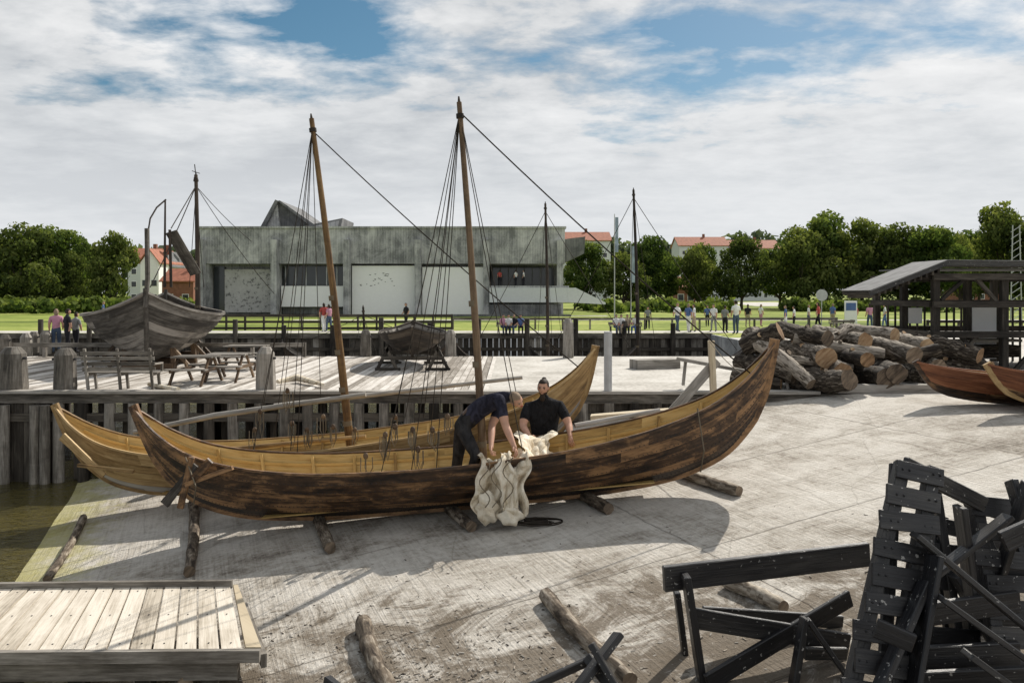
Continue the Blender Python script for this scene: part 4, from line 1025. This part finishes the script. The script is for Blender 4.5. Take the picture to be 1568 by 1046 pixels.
# ---------------------------------------------------------------- platform lower-left
pg=group('timber_landing_stage',(-5,9.3,-1.4)); pz=-1.38
def PZ(px,py,z=pz): d=(H-z)*F/(py-449); return W(px,py,d)
b=MB('plat')
a0=PZ(355,897);a1=PZ(374,992)
L0=Vector((-9.5,PZ(0,905).y,pz));L1=Vector((-9.5,PZ(0,999).y,pz))
n=27
for i in range(n):
    t0=i/n;t1=(i+1)/n-.004
    A=L0.lerp(a0,t0);B_=L0.lerp(a0,t1);C=L1.lerp(a1,t1);E_=L1.lerp(a1,t0); th=Vector((0,0,-.05)); dz=Vector((0,0,R.uniform(-.004,.004)))
    vs=[A+dz,B_+dz,C+dz,E_+dz,A+th,B_+th,C+th,E_+th]; u=R.random()*5
    l=(A-E_).length; w_=(A-B_).length
    top=[(u,0),(u,w_),(u+l,w_),(u+l,0)]
    b.add(vs,[(3,2,1,0),(4,5,6,7),(0,1,5,4),(1,2,6,5),(2,3,7,6),(3,0,4,7)],'plat',None,[top[::-1],top,top,top,top,top])
    for ff in (.08,.5,.93):
        q=A.lerp(E_,ff).lerp(B_.lerp(C,ff),.5)+Vector((0,0,.005)); b.beam(q-Vector((.008,0,0)),q+Vector((.008,0,0)),.016,.004,mat='iron')
b.done('planks',pg)
b=MB('grey')
e0=PZ(356,896)+Vector((.01,0,.012));e1=PZ(375,992)+Vector((.01,0,.012)); f0=PZ(364,896)+Vector((.0,0,.012)); f1=PZ(400,992)+Vector((0,0,.012))
b.poly_extrude([e1,f1,f0,e0],(0,0,-.06),'tan')
b.beam(L0+Vector((0,.02,.02)),a0+Vector((0,.02,.02)),.06,.1,mat='pile')
b.beam(L1+Vector((0,-.04,-.06)),f1+Vector((.0,-.04,-.075)),.06,.13,mat='pile'); b.beam(f0+Vector((.03,0,-.15)),f1+Vector((.03,0,-.15)),.06,.15,mat='pile')
for i in range(9):
    q=L1.lerp(a1,(i+.4)/9); b.beam(q+Vector((0,.25,-.1)),Vector((q.x,q.y+.25,slip_z(q.x,q.y)-.5)),.18,.14,(0,1,0),'piledark')
b.beam(L1+Vector((0,.12,-.28)),a1+Vector((-.1,.12,-.28)),.1,.2,mat='pile')
b.done('edge_boards_and_posts',pg)

# ---------------------------------------------------------------- black trestles pile
def trestle(name,beams,slats=()):
    b=MB('black')
    for (x0,y0,d0),(x1,y1,d1),w,h in beams:
        b.beam(W(x0,y0,d0),W(x1,y1,d1),h,w,(0,1,0) if abs(y1-y0)>abs(x1-x0)*.6 else (0,0,1),'black',w2=h*R.uniform(.93,1),h2=w*R.uniform(.95,1))
    o=b.done(name,bevel=.008); return o
trestle('black_timber_trestle',[((1016,886,7.9),(1330,848,8.3),.25,.07),((1050,880,7.8),(1078,1065,7.75),.2,.07),((1036,905,8.3),(1052,1025,8.3),.13,.06),
 ((1058,945,7.85),(1300,985,8.0),.2,.05),((1082,1046,7.6),(1302,915,8.2),.18,.05),((1075,938,8.3),(1290,952,8.5),.14,.05),((1212,1065,7.5),(1232,945,7.6),.13,.06),((1236,948,7.6),(1300,1040,7.5),.12,.05),((1140,1045,7.9),(1300,1062,7.7),.14,.06),((1232,1000,7.7),(1296,1000,7.8),.12,.05)])
def slatted(name,s0,s1,t0,t1,n,over=.07,thick=.035,sw=.17,d=0):
    b=MB('black'); s0,s1,t0,t1=[W(*p) for p in (s0,s1,t0,t1)]
    nrm=(s1-s0).cross(t0-s0).normalized()
    if nrm.y>0: nrm=-nrm
    b.beam(s0,s1,.11,.11,nrm,'black'); b.beam(t0,t1,.11,.11,nrm,'black')
    for i in range(n):
        t=(i+.35)/n; A=s0.lerp(s1,t)+nrm*.08;B_=t0.lerp(t1,t)+nrm*.08; dr=(B_-A).normalized()
        b.beam(A-dr*over*R.uniform(.6,1.9),B_+dr*over*R.uniform(.6,1.9)+Vector((0,0,R.uniform(-.03,.03))),sw*R.uniform(.85,1.1),thick,nrm,'black')
        for q in (A,B_):
            for sgn in (-.03,.03): b.sphere(q+nrm*.02+dr*sgn,(.011,.011,.011),'iron',6)
    b.beam(s0-nrm*.12,t1-nrm*.12,.1,.05,nrm,'black'); 
    b.done(name,bevel=.006)
slatted('slatted_boat_cradle',(1382,708,7.0),(1296,1085,6.3),(1428,716,7.0),(1362,1095,6.3),9)
slatted('slatted_boat_cradle',(1492,762,7.6),(1540,1085,7.1),(1540,768,7.6),(1640,1085,7.1),8)
slatted('slatted_boat_cradle',(1440,790,7.9),(1400,1085,7.5),(1495,800,7.9),(1480,1085,7.5),7)
trestle('black_timber_trestle',[((1385,712,7.0),(1525,782,7.6),.15,.06),((1400,818,6.6),(1600,985,6.4),.18,.05),((1432,850,6.5),(1392,1085,6.2),.2,.05),((1470,775,7.2),(1490,930,7.2),.17,.06),((1545,790,7.2),(1405,900,7.1),.14,.05),
 ((1440,915,6.3),(1600,1030,6.2),.18,.05),((1330,1090,6.1),(1418,890,6.5),.13,.06),((1480,1000,6.3),(1590,1080,6.2),.2,.05),((1535,830,6.8),(1600,800,6.8),.18,.06)])
trestle('black_timber_trestle',[((1548,735,7.4),(1600,905,7.0),.15,.06),((1575,740,7.2),(1530,880,7.4),.15,.06),((1426,720,7.9),(1470,1000,7.6),.13,.08),((1500,870,7.4),(1600,860,7.4),.2,.06),((1340,960,6.2),(1400,985,6.1),.15,.05),((1460,880,7.6),(1560,1050,7.4),.2,.06),((1420,940,7.0),(1560,920,7.1),.2,.06),((1380,1010,7.0),(1560,1000,7.1),.22,.06),((1500,820,8.0),(1600,840,8),.25,.06),((1460,960,8.0),(1600,975,8),.3,.06),((1410,1050,6.8),(1600,1040,6.8),.25,.06)])
trestle('black_timber_trestle',[((868,1075,7.2),(948,970,7.6),.15,.06),((905,985,7.4),(955,1070,7.2),.15,.06),((790,1062,7.3),(905,1010,7.6),.08,.05),((900,1005,7.6),(935,1050,7.4),.12,.1),((500,1040,7.6),(545,1075,7.3),.08,.08)])
b=MB('bark')
for i in range(1500):
    px=R.gauss(650,260);py=1060-abs(R.gauss(0,75))
    if R.random()<.15: px=R.uniform(400,1500);py=R.uniform(760,1000)
    p=G(px,py); s_=R.uniform(.003,.014)
    if p.x<-3.4: continue
    a=R.uniform(0,3.14); dx=Vector((math.cos(a),math.sin(a),0))*s_*R.uniform(1,2.5); z=Vector((0,0,s_*.5))
    b.beam(p-dx+z*.6,p+dx+z,s_,s_*.5,mat='bark' if R.random()<.6 else 'grey')
b.done('bark_litter')

# ---------------------------------------------------------------- world, sun, camera
az=math.radians(35); el=math.radians(42)
w=bpy.data.worlds.new('World'); scene.world=w; w.use_nodes=True; nt=w.node_tree; nt.nodes.clear()
out=N(nt,'ShaderNodeOutputWorld'); sky=N(nt,'ShaderNodeTexSky'); sky.sky_type='NISHITA'; sky.sun_disc=False; sky.sun_elevation=el; sky.sun_rotation=az
sky.dust_density=.6; sky.air_density=1.0; sky.ozone_density=2.5
bg1=N(nt,'ShaderNodeBackground'); bg1.inputs[1].default_value=.07
hs=N(nt,'ShaderNodeHueSaturation'); hs.inputs['Saturation'].default_value=1.2; hs.inputs['Hue'].default_value=.48; nt.links.new(sky.outputs[0],hs.inputs['Color']); nt.links.new(hs.outputs[0],bg1.inputs[0])
tc=N(nt,'ShaderNodeTexCoord').outputs['Generated']; s=N(nt,'ShaderNodeSeparateXYZ'); nt.links.new(tc,s.inputs[0])
zz=math_(nt,'ADD',math_(nt,'MAXIMUM',s.outputs[2],0.0),.16)
cb=N(nt,'ShaderNodeCombineXYZ'); nt.links.new(math_(nt,'DIVIDE',s.outputs[0],zz),cb.inputs[0]); nt.links.new(math_(nt,'DIVIDE',s.outputs[1],zz),cb.inputs[1])
cb.inputs[2].default_value=3.7
n1=noise(nt,mapping(nt,cb.outputs[0],(.85,1.1,1),(0,0,.35)),1.1,8,.55,.25); n2=noise(nt,mapping(nt,cb.outputs[0],(.9,1.1,1)),5.0,6,.6,.15)
n4=noise(nt,cb.outputs[0],.55,3,.5)
f=math_(nt,'ADD',math_(nt,'MULTIPLY',n1,.64),math_(nt,'MULTIPLY',n2,.36))
veil=math_(nt,'MAXIMUM',math_(nt,'MULTIPLY',math_(nt,'SUBTRACT',.25,s.outputs[2]),1.1),0.0)
f2=math_(nt,'ADD',math_(nt,'ADD',f,.055),veil)
ysafe=math_(nt,'MAXIMUM',s.outputs[1],.05); tx=math_(nt,'DIVIDE',s.outputs[0],ysafe); tz=math_(nt,'DIVIDE',s.outputs[2],ysafe)
def gap(cx,cz,sx,sz,amp):
    a=math_(nt,'POWER',math_(nt,'DIVIDE',math_(nt,'SUBTRACT',tx,cx),sx),2.0); c=math_(nt,'POWER',math_(nt,'DIVIDE',math_(nt,'SUBTRACT',tz,cz),sz),2.0)
    return math_(nt,'MULTIPLY',math_(nt,'POWER',2.718,math_(nt,'MULTIPLY',math_(nt,'ADD',a,c),-1.0)),amp)
for g_ in ((-.24,.34,.12,.04,.13),(-.12,.3,.16,.022,.06),(.24,.325,.16,.02,.1),(.35,.28,.1,.015,.04),(.62,.235,.12,.014,.12),(-.45,.37,.1,.02,.06)):
    f2=math_(nt,'SUBTRACT',f2,gap(*g_))
cov=ramp(nt,f2,[(.43,0.0),(.50,.6),(.555,1)])
shade=math_(nt,'ADD',math_(nt,'ADD',math_(nt,'MULTIPLY',n2,.36),math_(nt,'MULTIPLY',n4,.64)),math_(nt,'MULTIPLY',tx,.09))
cc=ramp(nt,shade,[(.38,(.42,.45,.49)),(.47,(.62,.645,.67)),(.56,(.84,.85,.86)),(.66,(1,1,1))])
hz=ramp(nt,s.outputs[2],[(0,1),(.12,.85),(.27,0)])
cc=mix(nt,math_(nt,'MULTIPLY',hz,.8),cc,(.8,.825,.85))
bg2=N(nt,'ShaderNodeBackground'); bg2.inputs[1].default_value=.95; nt.links.new(cc,bg2.inputs[0])
mx=N(nt,'ShaderNodeMixShader'); nt.links.new(cov,mx.inputs[0]); nt.links.new(bg1.outputs[0],mx.inputs[1]); nt.links.new(bg2.outputs[0],mx.inputs[2]); nt.links.new(mx.outputs[0],out.inputs[0])
sl=bpy.data.lights.new('sun','SUN'); sl.energy=5.0; sl.angle=math.radians(.5); sl.color=(1,.94,.85)
so=bpy.data.objects.new('sun',sl); coll.objects.link(so)
ds=Vector((math.sin(az)*math.cos(el),math.cos(az)*math.cos(el),math.sin(el))); so.rotation_euler=ds.to_track_quat('Z','Y').to_euler(); so.location=ds*50
cam=bpy.data.cameras.new('camera'); co=bpy.data.objects.new('camera',cam); coll.objects.link(co)
co.location=(0,0,H); co.rotation_euler=(math.radians(90),0,0); cam.sensor_width=36; cam.lens=F/1568*36; cam.shift_y=-74/1568; cam.clip_end=8000; cam.clip_start=.1
scene.camera=co
scene.view_settings.view_transform='Standard'; scene.view_settings.look='None'; scene.view_settings.exposure=0
